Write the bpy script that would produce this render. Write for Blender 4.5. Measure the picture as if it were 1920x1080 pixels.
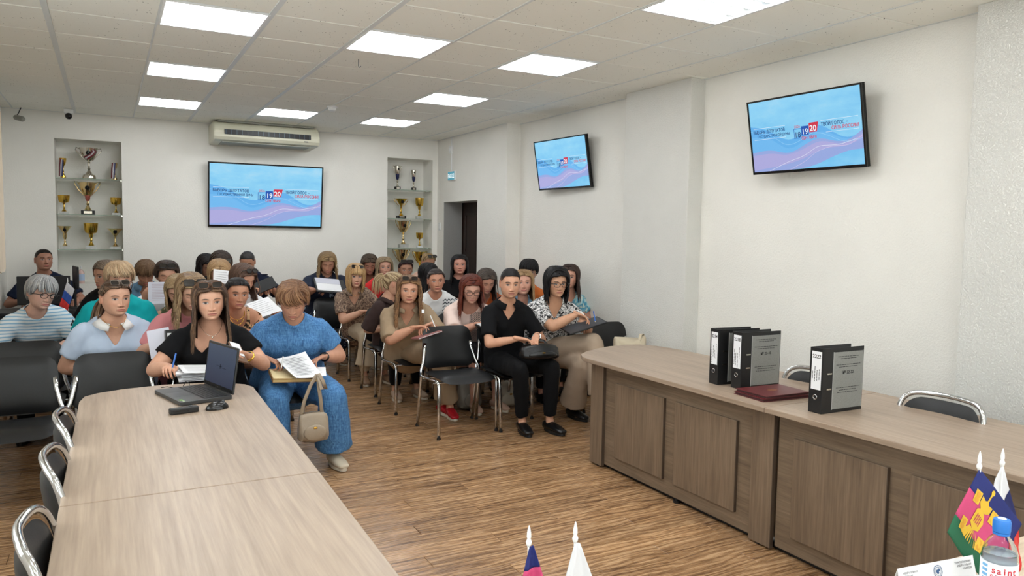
import bpy, bmesh, math, random
import numpy as np
from mathutils import Vector, Matrix
for _o in list(bpy.data.objects): bpy.data.objects.remove(_o)
SC = bpy.context.scene
COL = SC.collection
random.seed(7)
PI = math.pi
R = math.radians

# ---------------------------------------------------------------- camera, world, exposure
cam_d = bpy.data.cameras.new('camera'); cam = bpy.data.objects.new('camera', cam_d); COL.objects.link(cam)
cam_d.sensor_width = 36.0; cam_d.lens = 1411.7/1920*36.0; cam_d.clip_start = .05
_y, _p, _r = 4.93540392e-01, -7.44033181e-02, 1.62773328e-02
_f = Vector((math.sin(_y)*math.cos(_p), math.cos(_y)*math.cos(_p), math.sin(_p)))
_rt = Vector((math.cos(_y), -math.sin(_y), 0)); _up = _rt.cross(_f)
_r2 = _rt*math.cos(_r)+_up*math.sin(_r); _u2 = -_rt*math.sin(_r)+_up*math.cos(_r)
_m = Matrix((( _r2.x,_u2.x,-_f.x),(_r2.y,_u2.y,-_f.y),(_r2.z,_u2.z,-_f.z))).to_4x4()
_m.translation = Vector((0,0,1.6)); cam.matrix_world = _m
SC.camera = cam
w = bpy.data.worlds.new('world'); SC.world = w; w.use_nodes = True
w.node_tree.nodes['Background'].inputs[0].default_value = (.93,.96,1,1)
w.node_tree.nodes['Background'].inputs[1].default_value = 6.0
SC.view_settings.view_transform = 'Standard'; SC.view_settings.look = 'None'
SC.view_settings.gamma = 1.0; SC.view_settings.use_curve_mapping = False
SC.view_settings.exposure = 0.0
TUBE_L = 35.0      # radiance of the bright tubes behind the lamp diffusers
PANEL_L = .6
H = 2.866          # ceiling height

# ---------------------------------------------------------------- colours and materials
def lin(c):
    o = []
    for v in c[:3]:
        v = v/255.0
        o.append(v/12.92 if v <= .04045 else ((v+.055)/1.055)**2.4)
    return (o[0], o[1], o[2], 1.0)
MATS = {}
class NT:
    def __init__(s, name):
        s.m = bpy.data.materials.new(name); s.m.use_nodes = True; s.t = s.m.node_tree
        s.b = s.t.nodes['Principled BSDF']; s._tc = None
    def n(s, typ, **kw):
        nd = s.t.nodes.new(typ)
        for k, v in kw.items():
            if k[0] == '_': nd.inputs[k[1:].replace('_', ' ')].default_value = v
            else: setattr(nd, k, v)
        return nd
    def l(s, a, b): s.t.links.new(a, b)
    def oc(s):
        if not s._tc: s._tc = s.n('ShaderNodeTexCoord')
        return s._tc.outputs['Object']
    def mp(s, scale=(1,1,1), loc=(0,0,0), rot=(0,0,0), src=None):
        m = s.n('ShaderNodeMapping'); m.inputs['Scale'].default_value = scale; m.inputs['Location'].default_value = loc
        m.inputs['Rotation'].default_value = rot; s.l(src or s.oc(), m.inputs[0]); return m.outputs[0]
    def noise(s, vec, scale=5, detail=4, rough=.6, dist=0):
        t = s.n('ShaderNodeTexNoise'); s.l(vec, t.inputs['Vector'])
        t.inputs['Scale'].default_value = scale; t.inputs['Detail'].default_value = detail
        t.inputs['Roughness'].default_value = rough; t.inputs['Distortion'].default_value = dist
        return t.outputs['Fac']
    def ramp(s, fac, stops, interp='LINEAR'):
        r = s.n('ShaderNodeValToRGB'); s.l(fac, r.inputs[0]); e = r.color_ramp.elements; r.color_ramp.interpolation = interp
        while len(e) < len(stops): e.new(.5)
        for i, (p, c) in enumerate(stops): e[i].position = p; e[i].color = c if len(c) == 4 else lin(c)
        return r.outputs[0]
    def math(s, op, a, b=None, c=None):
        m = s.n('ShaderNodeMath', operation=op)
        for i, x in enumerate((a, b, c)):
            if x is None: continue
            if isinstance(x, (int, float)): m.inputs[i].default_value = x
            else: s.l(x, m.inputs[i])
        return m.outputs[0]
    def mix(s, fac, a, b, blend='MIX'):
        m = s.n('ShaderNodeMix', data_type='RGBA', blend_type=blend)
        for i, x in ((0, fac), (6, a), (7, b)):
            if isinstance(x, (int, float)): m.inputs[i].default_value = x
            elif isinstance(x, tuple): m.inputs[i].default_value = x if len(x) == 4 else lin(x)
            else: s.l(x, m.inputs[i])
        return m.outputs[2]
    def bump(s, h, strength=.3, dist=.01):
        b = s.n('ShaderNodeBump'); b.inputs['Strength'].default_value = strength; b.inputs['Distance'].default_value = dist
        s.l(h, b.inputs['Height']); s.l(b.outputs[0], s.b.inputs['Normal'])
    def xyz(s, vec=None):
        x = s.n('ShaderNodeSeparateXYZ'); s.l(vec or s.oc(), x.inputs[0]); return x.outputs
    def base(s, c):
        if isinstance(c, tuple): s.b.inputs['Base Color'].default_value = c if len(c) == 4 else lin(c)
        else: s.l(c, s.b.inputs['Base Color'])
def mat(name, col, rough=.5, metal=0.0, bump=None, var=0.0, vscale=4, coat=0, spec=None, sheen=0, alpha=None):
    if name in MATS: return MATS[name]
    t = NT(name); c = lin(col)
    t.b.inputs['Roughness'].default_value = rough; t.b.inputs['Metallic'].default_value = metal
    if coat: t.b.inputs['Coat Weight'].default_value = coat; t.b.inputs['Coat Roughness'].default_value = .15
    if spec is not None: t.b.inputs['Specular IOR Level'].default_value = spec
    if sheen: t.b.inputs['Sheen Weight'].default_value = sheen
    if var:
        f = t.noise(t.mp(), vscale, 4)
        t.base(t.ramp(f, [(.3, tuple(x*(1-var) for x in c[:3])+(1,)), (.7, tuple(min(1, x*(1+var)) for x in c[:3])+(1,))]))
    else: t.base(c)
    if bump: t.bump(t.noise(t.mp(), bump[0], 4), bump[1], bump[2] if len(bump) > 2 else .01)
    MATS[name] = t.m; return t.m
def emis(name, col, strength=1.0):
    if name in MATS: return MATS[name]
    t = NT(name); t.base((0, 0, 0, 1)); t.b.inputs['Roughness'].default_value = .25
    t.b.inputs['Emission Color'].default_value = lin(col); t.b.inputs['Emission Strength'].default_value = strength
    MATS[name] = t.m; return t.m

def pane_mat():
    m = bpy.data.materials.new('window_pane_glass'); m.use_nodes = True; t = m.node_tree; t.nodes.clear()
    o = t.nodes.new('ShaderNodeOutputMaterial'); a = t.nodes.new('ShaderNodeBsdfTransparent'); b = t.nodes.new('ShaderNodeBsdfGlossy'); x = t.nodes.new('ShaderNodeMixShader')
    b.inputs['Roughness'].default_value = .02; a.inputs[0].default_value = (.94, .97, .96, 1); x.inputs[0].default_value = .08
    t.links.new(a.outputs[0], x.inputs[1]); t.links.new(b.outputs[0], x.inputs[2]); t.links.new(x.outputs[0], o.inputs[0]); return m
def fonts_to_mesh():
    dg = bpy.context.evaluated_depsgraph_get()
    for o in [o for o in bpy.data.objects if o.type == 'FONT']:
        me = bpy.data.meshes.new_from_object(o.evaluated_get(dg)); n = bpy.data.objects.new(o.name, me); COL.objects.link(n)
        n.parent = o.parent; n.location = o.location; n.rotation_euler = o.rotation_euler; n.scale = o.scale
        nm = o.name; bpy.data.objects.remove(o); n.name = nm
# ---------------------------------------------------------------- mesh accumulation
class MB:
    def __init__(s): s.v = []; s.f = []; s.c = []; s.k = 0
    def add(s, vs, fs, col=None):
        vs = np.asarray(vs, float).reshape(-1, 3); s.v.append(vs)
        s.f.extend([tuple(i+s.k for i in f) for f in fs]); s.k += len(vs)
        if col is None: col = (1, 1, 1)
        col = np.asarray(col, float)
        s.c.append(np.tile(col[:3], (len(vs), 1)) if col.ndim == 1 else col[:, :3])
        return s
    def box(s, a, b, col=None):
        x0, y0, z0 = a; x1, y1, z1 = b
        return s.add([(x0,y0,z0),(x1,y0,z0),(x1,y1,z0),(x0,y1,z0),(x0,y0,z1),(x1,y0,z1),(x1,y1,z1),(x0,y1,z1)],
              [(0,3,2,1),(4,5,6,7),(0,1,5,4),(1,2,6,5),(2,3,7,6),(3,0,4,7)], col)
    def prism(s, poly, z0, z1):
        n = len(poly)
        return s.add([(x, y, z0) for x, y in poly]+[(x, y, z1) for x, y in poly],
              [tuple(range(n))[::-1], tuple(range(n, 2*n))]+[(i, (i+1) % n, n+(i+1) % n, n+i) for i in range(n)])
    def lathe(s, prof, n=20, c=(0, 0, 0), sx=1, sy=1):
        a = np.linspace(0, 2*PI, n, endpoint=False); vs = []; fs = []
        for r, z in prof:
            for t in a: vs.append((c[0]+r*sx*math.cos(t), c[1]+r*sy*math.sin(t), c[2]+z))
        for i in range(len(prof)-1):
            for j in range(n): fs.append((i*n+j, i*n+(j+1) % n, (i+1)*n+(j+1) % n, (i+1)*n+j))
        fs.append(tuple(range(n))[::-1]); fs.append(tuple((len(prof)-1)*n+j for j in range(n)))
        return s.add(vs, fs)
    def tube(s, pts, rads, side=(1, 0, 0), n=12, rnd=True, col=None, flat=False, closed=False):
        P = [np.asarray(p, float) for p in pts]; m = len(P)
        rr = [(r, r) if np.isscalar(r) else r for r in (rads if hasattr(rads, '__len__') else [rads]*m)]
        ang = np.linspace(0, 2*PI, n, endpoint=False); vs = []; rings = []
        sd = np.asarray(side, float)
        for i in range(m):
            if closed: t = P[(i+1) % m]-P[i-1]
            else: t = P[min(i+1, m-1)]-P[max(i-1, 0)]
            t = t/(np.linalg.norm(t)+1e-12); x = sd-t*np.dot(sd, t)
            if np.linalg.norm(x) < 1e-3: x = np.cross(t, (0, .3, 1))
            x /= np.linalg.norm(x); y = np.cross(t, x); sd = x if not flat else sd
            if rnd and not closed and i == 0:
                a = min(rr[0])
                for q, o in ((.45, .85), (.82, .5)): rings.append((P[0]-t*a*o, x, y, rr[0][0]*q, rr[0][1]*q))
            rings.append((P[i], x, y, rr[i][0], rr[i][1]))
            if rnd and not closed and i == m-1:
                a = min(rr[-1])
                for q, o in ((.82, .5), (.45, .85)): rings.append((P[-1]+t*a*o, x, y, rr[-1][0]*q, rr[-1][1]*q))
        for c, x, y, a, b in rings:
            vs.append(c+np.outer(np.cos(ang)*a, x)+np.outer(np.sin(ang)*b, y))
        k = len(rings); fs = []
        for i in range(k if closed else k-1):
            i2 = (i+1) % k
            for j in range(n): fs.append((i*n+j, i*n+(j+1) % n, i2*n+(j+1) % n, i2*n+j))
        if not closed: fs.append(tuple(range(n))[::-1]); fs.append(tuple((k-1)*n+j for j in range(n)))
        return s.add(np.concatenate(vs), fs, col)
    def ell(s, c, r, Mx=None, n=14, col=None):
        vs = []; fs = []; m = max(6, n//2)
        for i in range(1, m):
            ph = PI*i/m
            for j in range(n):
                t = 2*PI*j/n; vs.append((math.sin(ph)*math.cos(t)*r[0], math.sin(ph)*math.sin(t)*r[1], math.cos(ph)*r[2]))
        for i in range(m-2):
            for j in range(n): fs.append((i*n+j, (i+1)*n+j, (i+1)*n+(j+1) % n, i*n+(j+1) % n))
        top = len(vs); vs.append((0, 0, r[2])); vs.append((0, 0, -r[2]))
        for j in range(n):
            fs.append((top, j, (j+1) % n)); fs.append((top+1, (m-2)*n+(j+1) % n, (m-2)*n+j))
        vs = np.array(vs)
        if Mx is not None: vs = vs @ np.asarray(Mx).T
        return s.add(vs+np.asarray(c), fs, col)
    def join(s, o, Mx=None, loc=(0, 0, 0)):
        v = np.concatenate(o.v); c = np.concatenate(o.c)
        if Mx is not None: v = v @ np.asarray(Mx).T
        return s.add(v+np.asarray(loc), o.f, c)
    def V(s): return np.concatenate(s.v)
    def mesh(s, name, mats=None, smooth=False, colattr=False):
        me = bpy.data.meshes.new(name)
        V = np.concatenate(s.v); me.vertices.add(len(V)); me.vertices.foreach_set('co', V.ravel())
        ls = np.array([len(f) for f in s.f]); idx = np.fromiter((i for f in s.f for i in f), dtype=np.int32, count=int(ls.sum()))
        me.loops.add(len(idx)); me.loops.foreach_set('vertex_index', idx)
        me.polygons.add(len(ls)); st = np.concatenate([[0], np.cumsum(ls)[:-1]]); me.polygons.foreach_set('loop_start', st.astype(np.int32))
        me.update(calc_edges=True); me.validate()
        if smooth: me.polygons.foreach_set('use_smooth', [True]*len(me.polygons))
        else: me.shade_flat()
        if colattr and len(me.vertices) == len(V):
            a = me.color_attributes.new('Col', 'FLOAT_COLOR', 'POINT')
            C = np.concatenate(s.c); a.data.foreach_set('color', np.concatenate([C, np.ones((len(C), 1))], 1).ravel())
        for m in (mats if isinstance(mats, (list, tuple)) else [mats]):
            if m is not None: me.materials.append(m)
        return me
def obj(name, mb, m=None, parent=None, smooth=False, bevel=0, colattr=False, loc=None, seg=2):
    me = mb.mesh(name, m, smooth, colattr) if isinstance(mb, MB) else mb
    o = bpy.data.objects.new(name, me); COL.objects.link(o)
    if parent is not None: o.parent = parent
    if loc is not None: o.location = loc
    if bevel:
        b = o.modifiers.new('bevel', 'BEVEL'); b.width = bevel; b.segments = seg; b.limit_method = 'ANGLE'; b.angle_limit = R(40)
        b.harden_normals = False
    if smooth == 'auto':
        try:
            me.polygons.foreach_set('use_smooth', [True]*len(me.polygons)); me.set_sharp_from_angle(angle=R(35))
        except Exception: pass
    return o
def empty(name, label, cat, loc=(0, 0, 0), rz=0, group=None, rot=None):
    o = bpy.data.objects.new(name, None); COL.objects.link(o); o.location = loc
    o.rotation_euler = rot if rot else (0, 0, rz); o.empty_display_size = .05
    o['label'] = label; o['category'] = cat
    if group: o['group'] = group
    return o
def tag(o, label, cat, group=None):
    o['label'] = label; o['category'] = cat
    if group: o['group'] = group
    return o
def struct(name, mb, m, parent=None, **kw):
    o = obj(name, mb, m, parent, **kw)
    if parent is None: o['kind'] = 'structure'
    return o
def dup(root, loc, label, group=None, rz=None, cat=None):
    r = root.copy(); COL.objects.link(r); r.location = loc; r['label'] = label
    if rz is not None: r.rotation_euler = (0, 0, rz)
    if group: r['group'] = group
    if cat: r['category'] = cat
    for ch in list(root.children):
        c = ch.copy(); COL.objects.link(c); c.parent = r
        for g in list(ch.children):
            d = g.copy(); COL.objects.link(d); d.parent = c
    return r
def spl(P, k=4):
    P = [np.asarray(p, float) for p in P]; Q = [2*P[0]-P[1]]+P+[2*P[-1]-P[-2]]; out = []
    for i in range(1, len(Q)-2):
        a, b, c, d = Q[i-1], Q[i], Q[i+1], Q[i+2]
        for j in range(k):
            t = j/k; out.append(.5*((2*b)+(c-a)*t+(2*a-5*b+4*c-d)*t*t+(3*b-a-3*c+d)*t**3))
    return out+[P[-1]]
def rrect(w, h, r, n=5):
    P = []
    for cx, cy, a0 in ((w/2-r, h/2-r, 0), (-w/2+r, h/2-r, 90), (-w/2+r, -h/2+r, 180), (w/2-r, -h/2+r, 270)):
        for i in range(n+1):
            a = R(a0+90*i/n); P.append((cx+r*math.cos(a), cy+r*math.sin(a)))
    return P
def text(name, s, size, m, parent, loc, rot=(PI/2, 0, 0), align='CENTER', ext=.0003, sx=1, bold=0):
    if any(ord(ch) > 1000 and ch in GL for ch in s): return stroke_text(name, s, size, m, parent, loc, rot, align)
    c = bpy.data.curves.new(name, 'FONT'); c.body = s; c.size = 1.0; c.align_x = align; c.extrude = ext/size; c.offset = min(bold/size, .012)
    c.materials.append(m); o = bpy.data.objects.new(name, c); COL.objects.link(o)
    o.parent = parent; o.location = loc; o.rotation_euler = rot; o.scale = (sx*size, size, size)
    return o

def _arc(cx, cy, rx, ry, a0, a1, n=10): return [(cx+rx*math.cos(R(a0+(a1-a0)*k/n)), cy+ry*math.sin(R(a0+(a1-a0)*k/n))) for k in range(n+1)]
def _bowl(x, y0, y1, w_): return [(x, y1), (x+w_*.5, y1)]+_arc(x+w_*.5, (y0+y1)/2, w_*.5, (y1-y0)/2, 90, -90)+[(x, y0)]
GL = {'А': [[(0, 0), (.32, 1), (.64, 0)], [(.12, .33), (.52, .33)]], 'Б': [[(.52, 1), (0, 1), (0, 0)], _bowl(0, 0, .56, .56)], 'В': [[(0, 0), (0, 1)], _bowl(0, .52, 1, .48), _bowl(0, 0, .52, .56)],
 'Г': [[(0, 0), (0, 1), (.5, 1)]], 'Д': [[(0, -.18), (0, 0), (.68, 0), (.68, -.18)], [(.10, 0), (.2, 1), (.56, 1), (.56, 0)]], 'Е': [[(.5, 1), (0, 1), (0, 0), (.5, 0)], [(0, .52), (.44, .52)]],
 'З': [[(.02, .88)]+_arc(.26, .76, .24, .24, 120, -90, 9)+[(.16, .52)], [(.26, .52)]+_arc(.26, .26, .27, .26, 90, -140, 9)], 'И': [[(0, 1), (0, 0), (.56, 1), (.56, 0)]], 'Й': [[(0, 1), (0, 0), (.56, 1), (.56, 0)], _arc(.28, 1.24, .12, .1, 180, 360, 6)],
 'К': [[(0, 0), (0, 1)], [(.52, 1), (.05, .5), (.55, 0)]], 'Л': [[(0, 0), (.12, .1), (.2, 1), (.58, 1), (.58, 0)]], 'М': [[(0, 0), (0, 1), (.36, .3), (.72, 1), (.72, 0)]], 'Н': [[(0, 0), (0, 1)], [(.56, 0), (.56, 1)], [(0, .52), (.56, .52)]],
 'О': [_arc(.36, .5, .36, .5, 0, 360, 20)], 'П': [[(0, 0), (0, 1), (.56, 1), (.56, 0)]], 'Р': [[(0, 0), (0, 1)], _bowl(0, .44, 1, .54)], 'С': [_arc(.36, .5, .36, .5, 48, 312, 16)], 'Т': [[(.3, 0), (.3, 1)], [(0, 1), (.6, 1)]],
 'У': [[(0, 1), (.30, .38)], [(.6, 1), (.24, .12), (.04, 0)]], 'Х': [[(0, 0), (.56, 1)], [(0, 1), (.56, 0)]], 'Ы': [[(0, 1), (0, 0)], _bowl(0, 0, .56, .46), [(.66, 0), (.66, 1)]], 'Ь': [[(0, 1), (0, 0)], _bowl(0, 0, .56, .5)],
 'Я': [[(.52, 0), (.52, 1), (.26, 1)]+_arc(.26, .73, .26, .27, 90, 270)+[(.52, .46)], [(.22, .46), (0, 0)]], '–': [[(0, .42), (.5, .42)]], '!': [[(.05, 1), (.05, .3)], [(.05, .1), (.05, 0)]]}
def stroke_text(name, s, size, m, parent, loc, rot, align, wt=.165):
    hgt = size*.72; x = 0; mb = MB()
    for ch in s:
        if ch == ' ': x += .42; continue
        g = GL[ch]; wd = max(p[0] for l in g for p in l)
        for l in g:
            for (x0, y0), (x1, y1) in zip(l, l[1:]):
                dx, dy = x1-x0, y1-y0; L = math.hypot(dx, dy) or 1; ux, uy = dx/L*wt/2, dy/L*wt/2; a, b, c, d = x+x0-ux*.7, y0-uy*.7, x+x1+ux*.7, y1+uy*.7
                mb.add([(a+uy, b-ux, 0), (c+uy, d-ux, 0), (c-uy, d+ux, 0), (a-uy, b+ux, 0)], [(0, 1, 2, 3)])
        x += wd+.26
    x -= .26; o = obj(name, mb, m, parent); off = {'LEFT': 0, 'CENTER': -x/2, 'RIGHT': -x}[align]
    for v in o.data.vertices: v.co.x = (v.co.x+off)*hgt; v.co.y *= hgt
    o.location = loc; o.rotation_euler = rot; return o
# ---------------------------------------------------------------- materials
def wall_mat(name, col, s1, st1, s2=None, st2=0):
    t = NT(name); t.b.inputs['Roughness'].default_value = .62
    f = t.noise(t.mp(), 1.3, 3); c = lin(col)
    t.base(t.ramp(f, [(.3, tuple(x*.96 for x in c[:3])+(1,)), (.7, tuple(min(1, x*1.03) for x in c[:3])+(1,))]))
    h = t.noise(t.mp(), s1, 5, .7)
    h = t.ramp(h, [(.42, (0, 0, 0, 1)), (.62, (1, 1, 1, 1))])
    t.bump(h, st1, .004); MATS[name] = t.m; return t.m
M_wall = wall_mat('plaster_smooth', (238, 235, 227), 60, .22)
M_wallR = wall_mat('plaster_stippled', (238, 235, 227), 70, .45)
M_wallRough = wall_mat('plaster_rough', (242, 240, 233), 95, .9)
def tile_mat():
    t = NT('mineral_ceiling_tile'); t.b.inputs['Roughness'].default_value = .9
    oi = t.n('ShaderNodeObjectInfo'); v = t.n('ShaderNodeVectorMath', operation='ADD'); t.l(t.oc(), v.inputs[0]); t.l(oi.outputs['Location'], v.inputs[1])
    vo = t.n('ShaderNodeTexVoronoi'); vo.inputs['Scale'].default_value = 42; t.l(v.outputs[0], vo.inputs['Vector'])
    n = t.noise(v.outputs[0], 9, 2)
    d = t.math('LESS_THAN', vo.outputs['Distance'], t.math('MULTIPLY', t.math('POWER', n, 2), .42))
    xc = t.xyz(vo.outputs['Color']); d = t.math('MULTIPLY', d, t.math('GREATER_THAN', xc[0], .45))
    base = t.mix(t.noise(v.outputs[0], .8, 2), (244, 243, 233), (249, 248, 240))
    t.base(t.mix(d, base, (120, 114, 106))); t.bump(t.math('MULTIPLY', d, -1), .3, .003)
    MATS['tile'] = t.m; return t.m
M_tile = tile_mat()
M_rail = mat('ceiling_rail_white', (222, 225, 224), .45)
M_gap = mat('ceiling_void_dark', (34, 31, 28), .95)  # near black, so the shade inside the tile gaps is in the colour
def wood_floor(name, world=False):
    t = NT(name); t.b.inputs['Roughness'].default_value = .3; t.b.inputs['Specular IOR Level'].default_value = .5
    if world:
        src = t.oc(); rnd = None
    oi = t.n('ShaderNodeObjectInfo'); v = t.n('ShaderNodeVectorMath', operation='ADD'); t.l(t.oc(), v.inputs[0])
    sc = t.n('ShaderNodeVectorMath', operation='SCALE'); t.l(oi.outputs['Location'], sc.inputs[0]); sc.inputs['Scale'].default_value = 3.7
    t.l(sc.outputs[0], v.inputs[1]); P = v.outputs[0]
    warp = t.noise(t.mp((.9, 8, 1), src=P), 1.5, 3, .5, 1.0)
    wv = t.n('ShaderNodeTexWave', wave_type='BANDS', bands_direction='Y'); t.l(t.mp((.30, 1.5, 1), src=P), wv.inputs['Vector'])
    wv.inputs['Scale'].default_value = 6; wv.inputs['Distortion'].default_value = 16; wv.inputs['Detail'].default_value = 3
    wv.inputs['Detail Scale'].default_value = .9; wv.inputs['Detail Roughness'].default_value = .6
    fine = t.noise(t.mp((2.2, 62, 1), src=P), 2.2, 5, .68, .2)
    g = t.math('ADD', t.math('MULTIPLY', wv.outputs['Fac'], .22), t.math('ADD', t.math('MULTIPLY', fine, .36), t.math('MULTIPLY', warp, .46)))
    c = t.ramp(g, [(.31, (92, 64, 42)), (.43, (140, 105, 72)), (.55, (166, 128, 91)), (.70, (198, 160, 120))])
    if not world:
        rr = t.ramp(oi.outputs['Random'], [(0, (.88, .87, .86, 1)), (.6, (1.0, 1.0, 1.0, 1)), (1, (1.14, 1.12, 1.09, 1))])
        c = t.mix(1.0, c, rr, 'MULTIPLY')
    else:
        bk = t.n('ShaderNodeTexBrick'); t.l(t.oc(), bk.inputs['Vector']); bk.inputs['Scale'].default_value = 1
        bk.inputs['Brick Width'].default_value = 1.2; bk.inputs['Row Height'].default_value = .13; bk.inputs['Mortar Size'].default_value = .002
        bk.inputs['Color1'].default_value = (.75, .74, .72, 1); bk.inputs['Color2'].default_value = (1.1, 1.1, 1.08, 1); bk.inputs['Mortar'].default_value = (.35, .33, .3, 1)
        c = t.mix(1.0, c, bk.outputs['Color'], 'MULTIPLY')
    t.base(c); t.bump(g, .12, .002)
    rr2 = t.ramp(fine, [(.2, (.2,)*3+(1,)), (.8, (.34,)*3+(1,))]); t.l(rr2, t.b.inputs['Roughness'])
    MATS[name] = t.m; return t.m
M_plank = wood_floor('oak_laminate_plank'); M_floorfar = wood_floor('oak_laminate_far', True)
def desk_wood(name, c1, c2, c3, axis, rough=.38, cross=False):
    t = NT(name); t.b.inputs['Roughness'].default_value = rough
    sc = {'x': (1.2, 34, 34), 'y': (34, 1.2, 34), 'z': (34, 34, 1.2)}[axis]
    f = t.noise(t.mp(sc), 2.4, 5, .62); g = t.noise(t.mp(tuple(x*.16 if x > 2 else x*.5 for x in sc)), 2.0, 3, .5, .4)
    a = t.math('ADD', t.math('MULTIPLY', f, .6), t.math('MULTIPLY', g, .42))
    if cross:
        h = t.noise(t.mp({'x': (60, 2.5, 2.5), 'y': (4, 4, 60), 'z': (4, 60, 3)}[axis]), 2, 4, .6)
        a = t.math('ADD', t.math('MULTIPLY', a, .75), t.math('MULTIPLY', h, .26))
    t.base(t.ramp(a, [(.34, c1), (.5, c2), (.68, c3)])); t.bump(f, .05, .001)
    MATS[name] = t.m; return t.m
M_top = desk_wood('light_oak_top', (142, 122, 104), (158, 138, 119), (174, 154, 134), 'y')
M_topx = desk_wood('light_oak_top_cross', (168, 146, 122), (194, 174, 150), (214, 196, 174), 'x')
M_base = desk_wood('grey_oak_panel', (94, 78, 62), (118, 99, 80), (140, 120, 99), 'z', .5, True)
M_baseh = desk_wood('grey_oak_panel_horizontal', (94, 78, 62), (116, 98, 79), (138, 119, 98), 'y', .5, True)
M_basedk = mat('desk_dark_edge', (78, 64, 52), .6)
M_chrome = mat('chrome', (205, 205, 205), .12, 1.0)
M_leath = mat('black_leatherette', (17, 17, 18), .42, 0, (90, .12, .003), spec=.45)
M_plast = mat('black_plastic', (17, 17, 18), .5)
M_blackgloss = mat('black_gloss', (12, 12, 13), .22)
M_darkgrey = mat('dark_grey_metal', (66, 68, 70), .42, .35)
M_paper = mat('white_paper', (236, 236, 238), .7)
M_ink = mat('black_ink', (26, 26, 28), .7)
M_inkgrey = mat('grey_ink', (120, 120, 124), .7)
M_white = mat('white_plastic', (232, 233, 232), .35)
M_trim = mat('brown_skirting', (110, 84, 60), .5)
def glass_mat(name, col, rough=0.0, ior=1.45):
    t = NT(name); t.base(lin(col)); t.b.inputs['Roughness'].default_value = rough; t.b.inputs['Transmission Weight'].default_value = 1
    t.b.inputs['IOR'].default_value = ior; MATS[name] = t.m; return t.m
M_glass = glass_mat('shelf_glass', (214, 236, 226)); M_pet = glass_mat('clear_bottle_plastic', (240, 246, 250), .02, 1.2)
M_gold = mat('gold_metal', (226, 186, 84), .2, 1.0); M_silver = mat('silver_metal', (214, 208, 196), .17, 1.0)
M_rose = mat('pale_gold_metal', (228, 202, 150), .2, 1.0); M_marble = mat('pale_marble', (190, 190, 184), .35, var=.12, vscale=40)
# ================================================================ the room
XL, XR, XB, YB, YN = -.99, 4.33, 4.15, 10.0, -1.6
def grid_wall(mb, u0, u1, v0, v1, holes, put):
    us = sorted({u0, u1, *[h[0] for h in holes], *[h[1] for h in holes]}); vs = sorted({v0, v1, *[h[2] for h in holes], *[h[3] for h in holes]})
    for i in range(len(us)-1):
        for j in range(len(vs)-1):
            cu, cv = (us[i]+us[i+1])/2, (vs[j]+vs[j+1])/2
            if any(h[0] < cu < h[1] and h[2] < cv < h[3] for h in holes): continue
            put(us[i], us[i+1], vs[j], vs[j+1])
# back wall with two trophy niches
n1 = (-.505, .167, .92, 2.57); n2 = (3.41, 4.075, .92, 2.59); ND = .36
mb = MB()
grid_wall(mb, XL-.2, XB+.35, 0, H+.02, [n1, n2], lambda a, b, c, d: mb.box((a, YB, c), (b, YB+ND, d)))
mb.box((XL-.2, YB+ND, 0), (XB+.35, YB+ND+.1, H+.02))
struct('wall_back', mb, M_wall)
# left wall just outside the frame
mb = MB()
M_pane = pane_mat()
wins = [(-.9, 1.1, .95, 2.35), (2.2, 4.2, .95, 2.35), (6.0, 7.6, .95, 2.35)]
grid_wall(mb, YN, YB, 0, H+.02, wins, lambda a, b, c, d: mb.box((XL-.2, a, c), (XL, b, d)))
struct('wall_left', mb, M_wall)
for i, (a, b, c, d) in enumerate(wins):
    wo = MB(); t_ = .06
    wo.box((XL-.14, a, c), (XL-.08, a+t_, d)); wo.box((XL-.14, b-t_, c), (XL-.08, b, d)); wo.box((XL-.14, a+t_, c), (XL-.08, b-t_, c+t_))
    wo.box((XL-.14, a+t_, d-t_), (XL-.08, b-t_, d)); wo.box((XL-.14, (a+b)/2-.03, c+t_), (XL-.08, (a+b)/2+.03, d-t_))
    wn = struct('window_%d' % (i+1), wo, M_white, bevel=.004)
    for k in range(2):
        y0 = a+t_ if k == 0 else (a+b)/2+.03; y1 = (a+b)/2-.03 if k == 0 else b-t_
        obj('pane', MB().box((XL-.112, y0, c+t_), (XL-.106, y1, d-t_)), M_pane, wn)
    if i < 2: continue
    # closed pale curtain in front of the far window
    cu = MB(); n = 90; pts = []
    for k in range(n+1):
        y = a-.15+(b-a+.3)*k/n; pts.append((XL+.07+.022*math.sin(k*1.1)+.006*math.sin(k*2.3), y))
    vs = [(x, y, z) for z in (.55, 2.6) for x, y in pts]
    cu.add(vs, [(k, k+1, n+2+k, n+1+k) for k in range(n)])
    tc = NT('curtain_cloth'); tc.base((231, 214, 192)); tc.b.inputs['Roughness'].default_value = .9; tc.b.inputs['Transmission Weight'].default_value = 0
    c_o = obj('curtain', cu, MATS.setdefault('curtain', tc.m), smooth=True)
    tag(c_o, 'cream cloth curtain drawn over the third window of the left wall', 'curtain')
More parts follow.
